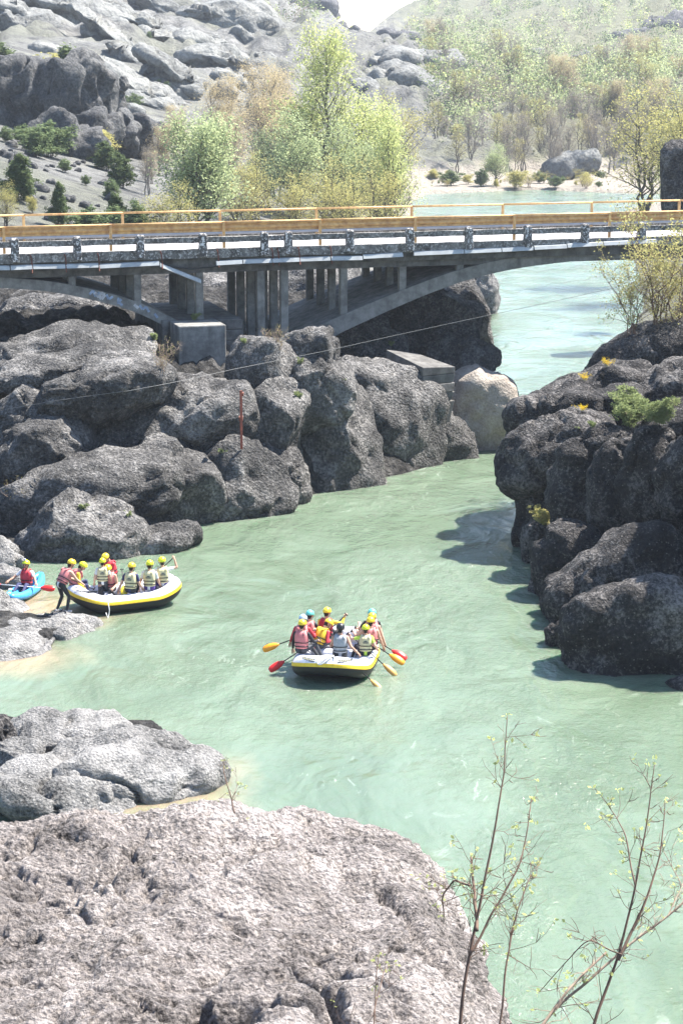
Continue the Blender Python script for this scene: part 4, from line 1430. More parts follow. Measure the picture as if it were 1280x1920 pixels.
for i in range(34):
    px, py = rv.uniform(-20, 560), rv.uniform(-5, 215)
    if py > 110 and px < 215 or py > 215 - px * .05 + 40:
        continue
    D = np.interp(py, [0, 60, 120, 215], [352, 335, 300, 245]) + (px - 250) * .03
    p_ = at(px, py, D)
    D = hit(px, py, 1.0, D) if hit(px, py, 0, 0) > 200 else D
    boulder('low ' + rv.choice(('grey', 'pale', 'weathered')) + ' sandstone rib ' + ('in the top left corner' if px < 200 and py < 60 else 'above the dark fluted cliff' if px < 250 else 'around the huge sandstone dome' if py < 110 else 'on the scree above the tan trees'), px, py, rv.uniform(28, 75), rv.uniform(9, 24), rv.uniform(-34, -6), D, rv.uniform(.6, 1.0), 'sandstone', 4, 2.5, 'sandstone_outcrop', 'outcrop', GQ, amp=.25, crack=.7, strata=.35, flute=.7, unit=3.2, fine=.9, cuts=5)
GD = 'columns of the dark fluted cliff'
for lab, px, py, hw, hh, rot, D, dr in [
        ('dark fluted cliff column at the left edge', 12, 190, 42, 72, 6, 178, .8), ('dark fluted cliff column next to the left edge', 62, 195, 36, 70, -12, 178, .8), ('pale-fronted fluted cliff column in the middle of the dark cliff', 105, 205, 34, 82, -14, 177, .8), ('high dark cliff column under the juniper', 148, 165, 46, 56, -14, 184, .9),
        ('slim leaning rock tower right of the dark cliff', 215, 185, 20, 42, -18, 190, .9), ('rounded pale column below the slim leaning tower', 190, 185, 26, 40, -22, 186, .9), ('dark cave-like block low in the dark cliff', 178, 245, 36, 32, 0, 174, .9), ('dark lump right of the cave-like block', 232, 248, 24, 34, -18, 178, .9), ('dark lump further right along the cliff foot', 265, 250, 20, 24, -8, 182, .9), ('last dark lump at the grove end of the cliff foot', 308, 248, 24, 20, -6, 188, .9),
        ('sloping dark cliff base at the left', 130, 265, 55, 40, -30, 166, .9), ('dark cliff shoulder behind the left columns', 60, 150, 90, 32, -4, 190, .8)]:
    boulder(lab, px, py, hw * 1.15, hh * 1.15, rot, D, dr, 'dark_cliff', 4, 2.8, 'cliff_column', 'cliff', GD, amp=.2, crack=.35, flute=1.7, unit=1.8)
GX = 'fallen stones on the left scree'
for i in range(58):
    px, py = rv.uniform(0, 260), rv.uniform(250, 420)
    D = np.interp(py, [250, 300, 350, 420], [166, 148, 136, 121]) + rv.uniform(-3, 3)
    s = rv.choice((4, 5, 6, 8, 11, 14))
    p = at(px, py, D)
    k = D / FOC
    _seed[0] += 1
    V, F = rock_shape(p, (s * k, s * k * .9, s * k * .75), rv.uniform(-.5, .5), _seed[0], 3, 3.0, amp=.3, crack=.1, unit=.6)
    c = (p[0], p[1], gz(p[0], p[1]) + s * k * .25)
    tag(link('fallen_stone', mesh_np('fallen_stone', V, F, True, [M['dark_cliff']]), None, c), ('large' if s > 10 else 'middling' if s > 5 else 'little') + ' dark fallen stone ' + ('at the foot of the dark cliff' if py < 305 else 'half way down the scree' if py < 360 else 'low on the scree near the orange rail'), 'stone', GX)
GF = 'dark outcrops on the far hill'
for lab, px, py, hw, hh, rot, D in [('dark crag on the far right hill near the right edge', 1265, 70, 55, 40, 10, 560), ('dark crag band left of the right-hand crag', 1180, 80, 50, 24, 10, 560), ('dark crag above the bare trees on the far hill', 940, 102, 40, 18, -5, 500), ('twin dark crag in the middle of the far hill', 1010, 112, 38, 18, 5, 510), ('dark crag low on the far hill slope', 1095, 118, 32, 18, 20, 500),
                                    ('dark outcrop under the skyline gap', 745, 72, 36, 14, -4, 540), ('rugged dark crag on the skyline left of the gap', 598, 24, 36, 28, -12, 600), ('lower dark crag on the skyline left of the gap', 560, 10, 34, 20, -10, 590), ('small crag stepping down to the skyline gap', 650, 58, 24, 12, -15, 560)]:
    boulder(lab, px, py, hw, hh, rot, D, .8, 'far_rock', 4, 2.6, 'crag', 'crag', GF, amp=.35, crack=.8, flute=1.2, unit=5.0)
boulder('black overhanging rock at the right edge beyond the bridge', 1272, 308, 38, 45, 8, 120, .8, 'rock_right', 5, 3.2, group=GR)

# ------------------------------------------------------------------ saplings in the foreground
def sapling(label, stems, D, seed, nt_, mat_w=M['twig']):
    rs = np.random.RandomState(seed)
    root = at(stems[0][0][0], stems[0][0][1], D)
    o = empty('sapling', root)
    tag(o, label, 'sapling')
    LC = []
    wood = MB()
    tw = MB()
    for st in stems:
        pts, r0, r1, dd = st[:-3], st[-3], st[-2], st[-1]
        P = np.array([at(x, y, D + dd + .5 * i / len(pts)) - root for i, (x, y) in enumerate(pts)])
        # smooth and wobble
        tt = np.linspace(0, len(P) - 1, 8 * len(P))
        Q = np.stack([np.interp(tt, np.arange(len(P)), P[:, k]) for k in range(3)], -1)
        for _ in range(4):
            Q[1:-1] = .25 * Q[:-2] + .5 * Q[1:-1] + .25 * Q[2:]
        Q += .006 * np.stack([pn(np.stack([tt * 1.7 + seed, tt * 0 + k * 9.1, tt * 0], -1)) for k in range(3)], -1)
        n = len(Q)
        wood.tube(Q, [r0 + (r1 - r0) * i / (n - 1) for i in range(n)], 7, True)
        LC.append(Q[-1] + rs.normal(size=(6, 3)) * .012)
        for k in range(int(nt_ * len(P) / 5)):
            i = rs.randint(int(n * .12), n - 2)
            t = Q[i + 1] - Q[i]
            t /= np.linalg.norm(t)
            d = t * rs.uniform(.3, 1.0) + rs.normal(size=3) * .55
            d /= np.linalg.norm(d)
            L_ = rs.uniform(.06, .34) * (1.2 - .7 * i / n)
            q = [Q[i]]
            for j in range(4):
                d = d + rs.normal(size=3) * .22 + np.array([0, 0, .06])
                d /= np.linalg.norm(d)
                q.append(q[-1] + d * L_ / 4)
            rb = max(.0018, (r0 + (r1 - r0) * i / n) * .32)
            tw.tube(q, [rb, rb * .8, rb * .65, rb * .5, rb * .35], 5, False)
            for s in range(rs.randint(1, 4)):
                b = q[rs.randint(1, 4)]
                d2 = d + rs.normal(size=3) * .7
                d2 /= np.linalg.norm(d2)
                e = b + d2 * L_ * rs.uniform(.25, .5)
                tw.tube([b, (b + e) / 2 + rs.normal(size=3) * .008, e], [.0018, .0015, .001], 4, False)
                if rs.uniform() < .25:
                    LC.append(e + rs.normal(size=(rs.randint(2, 5), 3)) * .008)
            if rs.uniform() < .45:
                LC.append(q[-1] + rs.normal(size=(rs.randint(2, 6), 3)) * .010)
    wood.build('stem', mat_w, o, True)
    tag(tw.build('twigs', mat_w, o, True), None, None, None, 'stuff')
    V, F = leaf_quads(np.vstack(LC), .0125, rs)
    tag(link('leaves', mesh_np('leaves', V, F, False, [M['leaf_lime']]), o), None, None, None, 'stuff')
    return o


sapling('tall thin budding sapling in front of the foreground boulder, right of its centre',
        [[(848, 2080), (870, 1840), (900, 1690), (930, 1540), (945, 1440), (950, 1340), .0105, .002, 0.0],
         [(880, 1790), (930, 1700), (975, 1620), (990, 1545), (995, 1495), .007, .002, .1],
         [(935, 1930), (950, 1800), (965, 1720), (990, 1650), (998, 1640), .006, .002, -.2],
         [(893, 1745), (890, 1680), (882, 1608), .010, .006, .1],
         [(880, 1660), (850, 1650), (828, 1680), (832, 1720), .006, .003, .1]], 11.0, 3, 20)
sapling('forked thin sapling leaning right near the lower right corner',
        [[(1080, 2060), (1115, 1910), (1160, 1790), (1195, 1640), (1215, 1520), (1226, 1430), .0105, .002, 0.0],
         [(1158, 1800), (1210, 1690), (1238, 1600), (1246, 1500), .009, .002, .1],
         [(1190, 1660), (1170, 1560), (1140, 1510), .005, .002, -.1],
         [(1165, 1790), (1100, 1760), (1010, 1860), .004, .002, -.1]], 11.0, 5, 20)
sapling('pale dead branch crossing the lower right corner',
        [[(960, 2010), (1030, 1900), (1100, 1840), (1180, 1770), (1250, 1720), (1330, 1640), .010, .005, .3],
         [(990, 1960), (1060, 1860), (1135, 1785), .010, .006, .2],
         [(1250, 1720), (1278, 1660), (1240, 1590), .004, .002, .3]], 11.6, 8, 24, M['twig_dry'])
sapling('little sapling with few leaves low in front of the boulder',
        [[(690, 2030), (702, 1900), (708, 1790), .005, .002, 0], [(700, 1900), (715, 1840), (722, 1815), .003, .0015, 0]], 11.5, 12, 9)
sapling('single thin reddish shoot on the crest of the foreground boulder',
        [[(440, 1525), (432, 1490), (420, 1450), (418, 1425), .008, .003, 0], [(435, 1505), (445, 1470), .004, .002, 0]], 20.5, 14, 12)

# ------------------------------------------------------------------ people, rafts, kayak, paddles
_CM = {}


def cm(name, c, rough=.55, spec=.4):
    if name not in _CM:
        _CM[name] = flat_mat(name, c, rough, tuple(x * .78 for x in c), 14, 0, 0, spec)
    return _CM[name]


SKIN = cm('skin', (.55, .33, .235), .6)
SKIN2 = cm('tanned_skin', (.42, .23, .155), .6)
BLACK = cm('black_neoprene', (.018, .019, .024), .7)
NAVY = cm('navy_cloth', (.03, .035, .10), .8)
PURPLE = cm('purple_shorts', (.09, .05, .25), .8)
GREYC = cm('grey_trousers', (.055, .06, .07), .8)
WHITE = cm('white_shirt', (.72, .72, .72), .8)
YELS = cm('yellow_sleeve', (.80, .52, .03), .7)
LIMES = cm('lime_sleeve', (.50, .70, .08), .7)
REDV = cm('red_vest', (.52, .035, .055), .6)
PINKV = cm('faded_red_vest', (.60, .20, .20), .7)
BEIGEV = cm('beige_vest', (.62, .56, .34), .7)
GREYV = cm('grey_vest', (.33, .34, .37), .7)
STRAP = cm('black_strap', (.02, .02, .022), .7)
HY = cm('yellow_helmet', (.85, .62, .04), .3)
HG = cm('lime_yellow_helmet', (.68, .74, .03), .3)
HT = cm('turquoise_helmet', (.13, .55, .50), .3)
HB = cm('pale_blue_helmet', (.38, .52, .72), .3)
HK = cm('charcoal_helmet', (.02, .021, .026), .35)
HAIR = cm('dark_hair', (.02, .014, .01), .8)
SHOE = cm('grey_shoe', (.35, .35, .36), .8)
PR = cm('vest_print', (.05, .07, .09), .8)
MOUTH = cm('mouth', (.30, .08, .07), .6)


def nrm(v):
    return v / (np.linalg.norm(v) + 1e-9)


def ik(a, b, l1, l2, pole):
    d = b - a
    L_ = np.linalg.norm(d)
    if L_ > (l1 + l2) * .985:
        b = a + d / L_ * (l1 + l2) * .985
        d = b - a
        L_ = np.linalg.norm(d)
    x = (l1 * l1 - l2 * l2 + L_ * L_) / (2 * L_)
    h = math.sqrt(max(1e-6, l1 * l1 - x * x))
    u = d / L_
    p = pole - u * (pole @ u)
    return a + u * x + nrm(p) * h, b


def capsule(mb, a, b, r0, r1, seg=12):
    d = b - a
    L_ = np.linalg.norm(d)
    u = d / (L_ + 1e-9) if L_ > 1e-6 else np.array([0, 0, 1.0])
    pts, rr = [], []
    for k in range(1, 5):
        th = math.pi / 2 * k / 5
        pts.append(a - u * r0 * math.cos(th))
        rr.append(r0 * math.sin(th))
    pts += [a, b]
    rr += [r0, r1]
    for k in range(4, 0, -1):
        th = math.pi / 2 * k / 5
        pts.append(b + u * r1 * math.cos(th))
        rr.append(r1 * math.sin(th))
    mb.tube(pts, rr, seg, True)


def rotm(yaw=0, pitch=0, roll=0):
    return np.array((Matrix.Rotation(yaw, 3, 'Z') @ Matrix.Rotation(-pitch, 3, 'X') @ Matrix.Rotation(roll, 3, 'Y')))


def person(label, loc, yaw, lean=8, side=0, twist=0, head=(0, 10), Lh=(-.25, .35, .15), Rh=(.25, .35, .15), Lf=(-.12, .45, -.4), Rf=(.12, .45, -.4),
           top=BLACK, pants=BLACK, vest=PINKV, helmet=HY, sleeve='long', bare_legs=False, skin=SKIN, shoe=BLACK, s=1.0, knee=(0, .6, 1), elbow=(0, -.5, -.8), prt=False, group=None, extras=(), vest_top=None):
    """a figure grown as one surface round its bones; x right, y forward, z up from the pelvis"""
    R = rotm(math.radians(twist), math.radians(lean), math.radians(side))
    ex, ey, ez = R[:, 0], R[:, 1], R[:, 2]
    pel = np.zeros(3)
    waist = ez * .14
    chest = ez * .34
    neck = ez * .50
    caps = []           # a, b, r0, r1, material index: 0 skin 1 top 2 pants 3 shoe 4 hair
    A = lambda a, b, r0, r1, m: caps.append((np.array(a, float), np.array(b, float), r0, r1, m))
    A(pel - ex * .07, pel + ex * .07, .115, .115, 2)
    A(pel, waist, .125, .125, 1)
    A(waist - ex * .04, chest - ex * .06, .115, .125, 1)
    A(waist + ex * .04, chest + ex * .06, .115, .125, 1)
    A(chest - ex * .13 + ez * .09, chest + ex * .13 + ez * .09, .075, .075, 1)
    A(neck - ez * .05, neck + ez * .08, .058, .055, 0)
    HR = R @ rotm(math.radians(head[0]), math.radians(head[1]))
    hx, hy, hz = HR[:, 0], HR[:, 1], HR[:, 2]
    hc = neck + ez * .06 + hz * .13 + hy * .02
    A(hc - hy * .02 + hz * .03, hc + hy * .02 + hz * .03, .092, .088, 0)
    A(hc + hy * .035 - hz * .02, hc + hy * .035 - hz * .075, .07, .05, 0)
    A(hc - hy * .05 + hz * .01, hc - hy * .05 - hz * .06, .08, .06, 4)
    A(hc + hy * .10 - hz * .0, hc + hy * .118 - hz * .03, .013, .018, 0)
    for sx in (-1, 1):
        A(hc + hx * sx * .088 - hz * .01, hc + hx * sx * .09 - hz * .04, .016, .012, 0)
    fingers = []
    for sx, tgt in ((-1, Lh), (1, Rh)):
        sh = chest + ez * .10 + ex * sx * .185
        el, ha = ik(sh, np.array(tgt, float), .285, .25, R @ np.array([sx * .35 + elbow[0], elbow[1], elbow[2]]))
        m_up = 1 if sleeve in ('long', 'short') else 0
        m_lo = 1 if sleeve == 'long' else 0
        A(sh, sh + (el - sh) * .62, .062, .050, m_up)
        A(sh + (el - sh) * .6, el, .050, .043, m_lo)
        A(el, el + (ha - el) * .85, .045, .032, m_lo)
        A(el + (ha - el) * .8, ha, .033, .028, 0)
        fd = nrm(ha - el)
        side_v = nrm(np.cross(fd, np.array([0, 0, 1.0]) + .01))
        up_v = np.cross(side_v, fd)
        for w in (-.02, .02):
            A(ha + side_v * w, ha + fd * .07 + side_v * w, .022, .02, 0)
        for k, (o_, l_) in enumerate(((-.034, .058), (-.012, .07), (.012, .066), (.034, .05))):
            b0 = ha + fd * .075 + side_v * o_
            fingers.append([b0 - fd * .02, b0 + fd * l_ * .5 - up_v * .012, b0 + fd * l_ * .62 - up_v * .045, b0 + fd * l_ * .3 - up_v * .06])
        b0 = ha + fd * .02 + side_v * sx * -.04
        fingers.append([b0 - side_v * sx * -.02, b0 + fd * .03 + side_v * sx * -.018 - up_v * .015, b0 + fd * .05 - up_v * .04])
    for sx, tgt in ((-1, Lf), (1, Rf)):
        hip = pel + np.array([sx * .085, 0, -.02])
        kn, an = ik(hip, np.array(tgt, float), .43, .42, np.array([sx * .12 + knee[0], knee[1], knee[2]]))
        A(hip, hip + (kn - hip) * .6, .088, .07, 2)
        A(hip + (kn - hip) * .58, kn, .07, .056, 0 if bare_legs else 2)
        A(kn, kn + (an - kn) * .4, .056, .056, 0 if bare_legs else 2)
        A(kn + (an - kn) * .4, an, .055, .038, 0 if bare_legs else 2)
        fd = nrm(np.array([.15 * sx, 1, 0.0]) if abs((an - kn)[2]) > .2 else np.array([0, .6, .8]))
        A(an - fd * .05 - np.array([0, 0, .03]), an + fd * .14 - np.array([0, 0, .045]), .042, .036, 3)
    tmp = MB()
    for c in caps:
        capsule(tmp, c[0], c[1], c[2], c[3])
    me = tmp.mesh('tmp_body', SKIN)
    ob = bpy.data.objects.new('tmp_body', me)
    col.objects.link(ob)
    rm = ob.modifiers.new('r', 'REMESH')
    rm.mode = 'VOXEL'
    rm.voxel_size = .017
    sm = ob.modifiers.new('s', 'SMOOTH')
    sm.factor = .5
    sm.iterations = 2
    dg = bpy.context.evaluated_depsgraph_get()
    ev = bpy.data.meshes.new_from_object(ob.evaluated_get(dg))
    bpy.data.objects.remove(ob)
    nv, nf = len(ev.vertices), len(ev.polygons)
    V = np.empty(nv * 3)
    ev.vertices.foreach_get('co', V)
    V = V.reshape(-1, 3)
    C = np.empty(nf * 3)
    ev.polygons.foreach_get('center', C)
    C = C.reshape(-1, 3)
    F = [tuple(p.vertices) for p in ev.polygons]
    bpy.data.meshes.remove(ev)
    best, mi = np.full(nf, 9.0), np.zeros(nf, int)
    for a, b, r0, r1, m in caps:
        d = b - a
        t = np.clip((C - a) @ d / (d @ d + 1e-9), 0, 1)
        ds = np.linalg.norm(C - a - t[:, None] * d, axis=1) - (r0 + (r1 - r0) * t)
        k = ds < best
        best[k] = ds[k]
        mi[k] = m
    ex_ = MB()
    for f in fingers:
        ex_.cur = 0
        ex_.tube(f, [.0105, .0095, .009, .007][:len(f)], 6, True)
    ex_.cur = 4
    for sx in (-1, 1):
        ex_.ball(hc + hy * .088 + hx * sx * .034 + hz * .012, .012, 6, 5)
    ex_.cur = 5
    ex_.tube([hc + hy * .112 - hz * .062 - hx * .025, hc + hy * .119 - hz * .064, hc + hy * .112 - hz * .062 + hx * .025], .006, 5)
    nb0 = len(V)
    allV = np.vstack([V, np.array(ex_.v)]) * s
    allF = F + [tuple(i + nb0 for i in q) for q in ex_.f]
    body = bpy.data.meshes.new('person')
    body.from_pydata(allV.tolist(), [], allF)
    for m in (skin, top, pants, shoe, HAIR, MOUTH):
        body.materials.append(m)
    body.polygons.foreach_set('material_index', list(mi) + ex_.m)
    body.polygons.foreach_set('use_smooth', [True] * len(allF))
    body.update()
    o = link('person', body, None, loc)
    o.rotation_euler = (0, 0, yaw)
    tag(o, label, 'person', group)
    if vest is not None:
        def ring(t, a, b):
            c = ez * t
            return [(c + ex * a * math.copysign(abs(math.cos(q)) ** .8, math.cos(q)) + ey * b * math.copysign(abs(math.sin(q)) ** .8, math.sin(q))) * s for q in np.linspace(0, 2 * math.pi, 20, endpoint=False)]
        m = MB()
        m.rings([ring(.03, .15, .12), ring(.045, .178, .150), ring(.13, .186, .158), ring(.142, .178, .150), ring(.154, .186, .160), ring(.27, .196, .166), ring(.38, .196, .163), ring(.455, .180, .140), ring(.50, .145, .105), ring(.515, .10, .075)])
        vo = m.build('life_vest', vest, o, True)
        for t in (.095, .205):
            m = MB()
            m.rings([ring(t - .014, .190, .164), ring(t - .013, .197, .171), ring(t + .013, .199, .174), ring(t + .014, .192, .166)])
            m.build('strap', STRAP, vo)
        for sx in (-1, 1):
            m = MB()
            q = [(ez * .40 + ex * sx * .10 - ey * .168) * s, (ez * .49 + ex * sx * .105 - ey * .12) * s, (ez * .535 + ex * sx * .11) * s, (ez * .49 + ex * sx * .105 + ey * .12) * s, (ez * .38 + ex * sx * .10 + ey * .17) * s]
            m.tube(q, .036 * s, 8, True, .5)
            m.build('shoulder_strap', vest_top or vest, vo, True)
        if prt:
            m = MB()
            for (u, w, hgt) in ((.345, .085, .012), (.325, .11, .010), (.302, .10, .018), (.365, .045, .018)):
                c = ez * u - ey * .1785
                m.add([(c + ex * -w * .8 - ez * hgt * .5) * s, (c + ex * w * .8 - ez * hgt * .5) * s, (c + ex * w * .8 + ez * hgt * .5) * s, (c + ex * -w * .8 + ez * hgt * .5) * s], [(0, 1, 2, 3)])
            pm = m.build('print', PR, vo)
    # helmet shell with a rim, ear cut and vents
    if helmet is not None:
        m = MB()
        rs = []
        nseg = 22
        for r_, lim in ((1.0, 1), ):
            for j in range(9):
                rg = []
                for k in range(nseg):
                    ph = 2 * math.pi * k / nseg
                    front = math.cos(ph)
                    tmax = math.radians(98 - 22 * max(front, 0) + 14 * max(-front, 0))
                    th = tmax * (j + .35) / 8.35
                    rg.append((hc + hz * (.035 + .128 * math.cos(th)) + hy * (.145 * math.sin(th) * front + .0) + hx * .122 * math.sin(th) * math.sin(ph)) * s)
                rs.append(rg)
        rs.append([q * .06 + (p_ - q * .0) * .94 if False else p_ + ((hc + hz * .03) * s - p_) * .09 for p_, q in zip(rs[-1], rs[-1])])
        m.rings(rs, True, True)
        he = m.build('helmet', helmet, o, True)
        m = MB()
        for sx in (-1, 1):
            for (f_, u_) in ((.062, .118), (-.03, .135)):
                d = nrm(hx * sx * .06 + hy * f_ + hz * u_ * .75)
                p_ = hc + hz * .035 + hx * (d @ hx) * .122 + hy * (d @ hy) * .145 + hz * (d @ hz) * .128
                m.ball(p_ * s, (.016 * s, .016 * s, .016 * s), 6, 4)
        m.build('vents', STRAP, he)
        m = MB()
        m.tube([(hc + hx * -.105 + hz * .0) * s, (hc - hx * .07 + hy * .03 - hz * .09) * s, (hc + hy * .055 - hz * .135) * s, (hc + hx * .07 + hy * .03 - hz * .09) * s, (hc + hx * .105) * s], .008 * s, 5)
        m.build('chin_strap', STRAP, he)
        if 'camera' in extras:
            m = MB()
            c = (hc + hy * .07 + hz * .185) * s
            m.box(c[0] - .035, c[0] + .035, c[1] - .025, c[1] + .025, c[2] - .03, c[2] + .03)
            m.build('camera', cm('grey_camera', (.5, .5, .52)), he, bevel=.006)
        if 'glasses' in extras:
            m = MB()
            for sx in (-1, 1):
                m.ball((hc + hy * .092 + hx * sx * .036 + hz * .012) * s, (.028 * s, .016 * s, .02 * s), 8, 5)
            m.build('sunglasses', STRAP, o)
    return o


def rz2(v, a):
    return np.array([math.cos(a) * v[0] - math.sin(a) * v[1], math.sin(a) * v[0] + math.cos(a) * v[1], v[2]])


TUBE_G = cm('pale_grey_raft_tube', (.55, .56, .62), .45)
TUBE_Y = cm('yellow_raft_stripe', (.85, .56, .03), .45)
TUBE_K = cm('black_raft_hull', (.012, .012, .014), .5)
FLOOR = cm('grey_raft_floor', (.34, .35, .38), .6)
ROPE = cm('white_rope', (.62, .62, .60), .8)
LABEL = cm('dark_label_patch', (.03, .035, .045), .5)
LETTER = cm('pale_lettering', (.55, .52, .35), .6)


def raft(label, loc, yaw, L_=3.9, Wd=2.1, r=.26, rise=.26, group='white and yellow rafts'):
    o = empty('raft', loc, yaw)
    tag(o, label, 'raft', group)
    hx, hy = Wd / 2 - r, L_ / 2 - r
    n = 84
    ctr = []
    for k in range(n):
        t = 2 * math.pi * k / n
        e = .62
        x = hx * math.copysign(abs(math.cos(t)) ** e, math.cos(t))
        y = hy * math.copysign(abs(math.sin(t)) ** e, math.sin(t))
        z = .29 + rise * max(0, (abs(y) - hy * .45) / (hy * .55)) ** 1.8
        ctr.append(np.array([x, y, z]))

    def strip(a0, a1, m_, name, rr):
        rg = []
        for k in range(n):
            tn = nrm(ctr[(k + 1) % n] - ctr[k - 1])
            out = nrm(np.array([tn[1], -tn[0], 0]))
            up = nrm(np.cross(out, tn)) if np.cross(out, tn)[2] > 0 else -nrm(np.cross(out, tn))
            rg.append([ctr[k] + rr * (math.cos(a) * out + math.sin(a) * up) for a in np.linspace(math.radians(a0), math.radians(a1), 12)])
        m = MB()
        rg.append(rg[0])
        m.rings(rg, False, False)
        return m.build(name, m_, o, True)

    strip(28, 215, TUBE_G, 'tube', r)
    strip(6, 28, TUBE_Y, 'stripe', r + .006)
    strip(6, -145, TUBE_K, 'hull', r)
    m = MB()
    fl = [(c[0] * .93, c[1] * .93, .14 + (c[2] - .29) * .8) for c in ctr]
    m.add(fl + [(0, 0, .13)], [(k, (k + 1) % n, n) for k in range(n)])
    m.build('floor', FLOOR, o, True)
    m = MB()
    bt = [(c[0], c[1], .0 + (c[2] - .29) * .9) for c in ctr]
    m.add(bt + [(0, 0, -.02)], [((k + 1) % n, k, n) for k in range(n)])
    m.build('bottom', TUBE_K, o, True)
    for y in (-.62, .12, .80):
        m = MB()
        m.tube([(-hx + .1, y, .36), (-.3, y, .37), (.3, y, .37), (hx - .1, y, .36)], .17, 14)
        m.build('thwart', TUBE_G, o, True)
    for sx in (-1, 1):
        # printed maker's patch on the stern tube: dark plate with a pale line of small lettering
        m = MB()
        rg = []
        z0 = ctr[int(n * .75)][2]
        for x in np.linspace(sx * .5 - .19, sx * .5 + .19, 6):
            yb = -hy * (1 - abs(x / hx) ** 3.226) ** .31
            rg.append([(x, yb - (r + .012) * math.cos(a), z0 - .02 + (r + .012) * math.sin(a)) for a in (math.radians(38), math.radians(58))])
        m.rings(rg, False, False)
        lp = m.build('label_patch', LABEL, o)
        for i in range(7):
            x = sx * .5 - .14 + i * .045
            yb = -hy * (1 - abs(x / hx) ** 3.226) ** .31
            m = MB()
            a = math.radians(48)
            c = Vector((x, yb - (r + .018) * math.cos(a), z0 - .02 + (r + .018) * math.sin(a)))
            mt = Matrix.Translation(c) @ Matrix.Rotation(-math.radians(42), 4, 'X')
            m.box(-.012, .012, -.002, .002, -.022 + .008 * (i % 2), .022, mt)
            m.build('letter', LETTER, lp)
    for k in (8, 20, 34, 50, 64, 76):
        m = MB()
        q = ctr[k]
        c = np.array([q[0] * 1.04, q[1] * 1.02, q[2] + r * .92])
        m.tube([c + np.array([math.cos(a) * .06, math.sin(a) * .06, .01]) for a in np.linspace(0, 6.0, 9)], .012, 5)
        m.build('ring', STRAP, o)
    return o


def rope_coil(label, pts, r=.016):
    m = MB()
    m.tube(pts, r, 6)
    return tag(m.build('rope', ROPE, None, True), label, 'rope')


def paddle(label, grip, tip, blade_m, shaft_m=STRAP, double=False, group='paddles', bl_len=.5, w=.105, seed=0):
    grip, tip = np.array(grip, float), np.array(tip, float)
    o = empty('paddle', grip)
    tag(o, label, 'paddle', group)
    d = nrm(tip - grip)
    sdv = nrm(np.cross(d, np.array([0.1, -.85, .5])))
    nv = np.cross(sdv, d)
    L_ = np.linalg.norm(tip - grip)
    m = MB()
    m.tube([d * (bl_len * .8 if double else 0), d * (L_ - bl_len * .8)], .016, 8)
    m.build('shaft', shaft_m, o, True)

    def blade(end, dr):
        m = MB()
        rs = []
        for t, ww in ((0, .022), (.12, .05), (.3, .09), (.55, .105), (.8, .10), (.95, .075), (1, .04)):
            c = end - dr * bl_len * (1 - t) + nv * .03 * math.sin(t * 3)
            ww = ww * w / .105
            rs.append([c - sdv * ww - nv * .004, c - nv * .012, c + sdv * ww - nv * .004, c + sdv * ww + nv * .004, c + nv * .012, c - sdv * ww + nv * .004])
        m.rings(rs)
        m.build('blade', blade_m, o, True)
    blade(tip - grip, d)
    if double:
        blade(np.zeros(3), -d)
    else:
        m = MB()
        m.tube([-sdv * .055, sdv * .055], .018, 8)
        m.build('grip', shaft_m, o, True)
    return o


RED = cm('red_blade', (.62, .02, .02), .4)
ORG = cm('orange_blade', (.85, .33, .02), .4)
WOODY = cm('tan_blade', (.55, .30, .08), .5)
YPAD = cm('yellow_blade', (.75, .58, .04), .4)

# ---- raft in the middle of the river
R1 = on_z(630, 1254)
A1 = math.radians(-9)
raft('pale grey raft with yellow stripe carrying ten paddlers in mid river', R1, A1, 3.6, 2.3)


def w1(x, y, z):
    return R1 + rz2(np.array([x * 1.08, y * .88, z]), A1)


def seat(fn, ang, label, x, y, z, face=0, hands=None, **kw):
    """put a person in a boat; hands are boat coordinates"""
    loc = fn(x, y, z)
    yaw = ang + math.radians(face)
    if hands is not None:
        for key, h in zip(('Lh', 'Rh'), hands):
            if h is not None:
                v = rz2(np.array(h, float) - np.array([x, y, z]), -math.radians(face))
                kw[key] = tuple(v / kw.get('s', 1.0))
    return person(label, loc, yaw, **kw)


GP1 = 'people in the mid-river raft'
ft = lambda ix: dict(Lf=(ix - .1, .42, -.34), Rf=(ix + .1, .5, -.36))
# left side, bow to stern
seat(w1, A1, 'paddler in yellow sleeves and red vest raising an arm at the bow', -.42, 1.05, .66, -12, ((-.5, 1.35, .85), (.10, 1.28, 1.22)), top=YELS, pants=BLACK, vest=REDV, helmet=HY, lean=6, group=GP1, Lf=(.25, .48, -.25), Rf=(.4, .42, -.27))
seat(w1, A1, 'paddler in a turquoise helmet on the left tube behind the yellow-sleeved one', -.82, .62, .66, -8, ((-1.0, .95, .62), (-.5, .98, .95)), top=BLACK, vest=PINKV, helmet=HT, lean=10, group=GP1, Lf=(.3, .45, -.28), Rf=(.42, .4, -.3))
seat(w1, A1, 'paddler in a yellow helmet bending inward at the left of the raft', -.52, .22, .60, -35, ((-.55, .5, .55), (-.15, .38, .72)), top=REDV, pants=GREYC, vest=YELS, helmet=HY, lean=32, head=(-20, 20), group=GP1, Lf=(.2, .48, -.25), Rf=(.35, .42, -.27))
seat(w1, A1, 'paddler in a pale blue helmet hidden behind the rear left paddler', -.92, .06, .66, -4, ((-1.28, .28, .62), (-.6, .4, .98)), top=REDV, vest=PINKV, helmet=HB, lean=12, group=GP1, Lf=(.3, .45, -.28), Rf=(.42, .4, -.3))
seat(w1, A1, 'rear left paddler in faded red vest and black long sleeves', -.84, -.52, .66, -6, ((-1.12, -.32, .55), (-.42, -.2, .85)), top=BLACK, pants=GREYC, vest=PINKV, helmet=HY, lean=6, group=GP1, Lf=(.35, .45, -.28), Rf=(.48, .40, -.3))
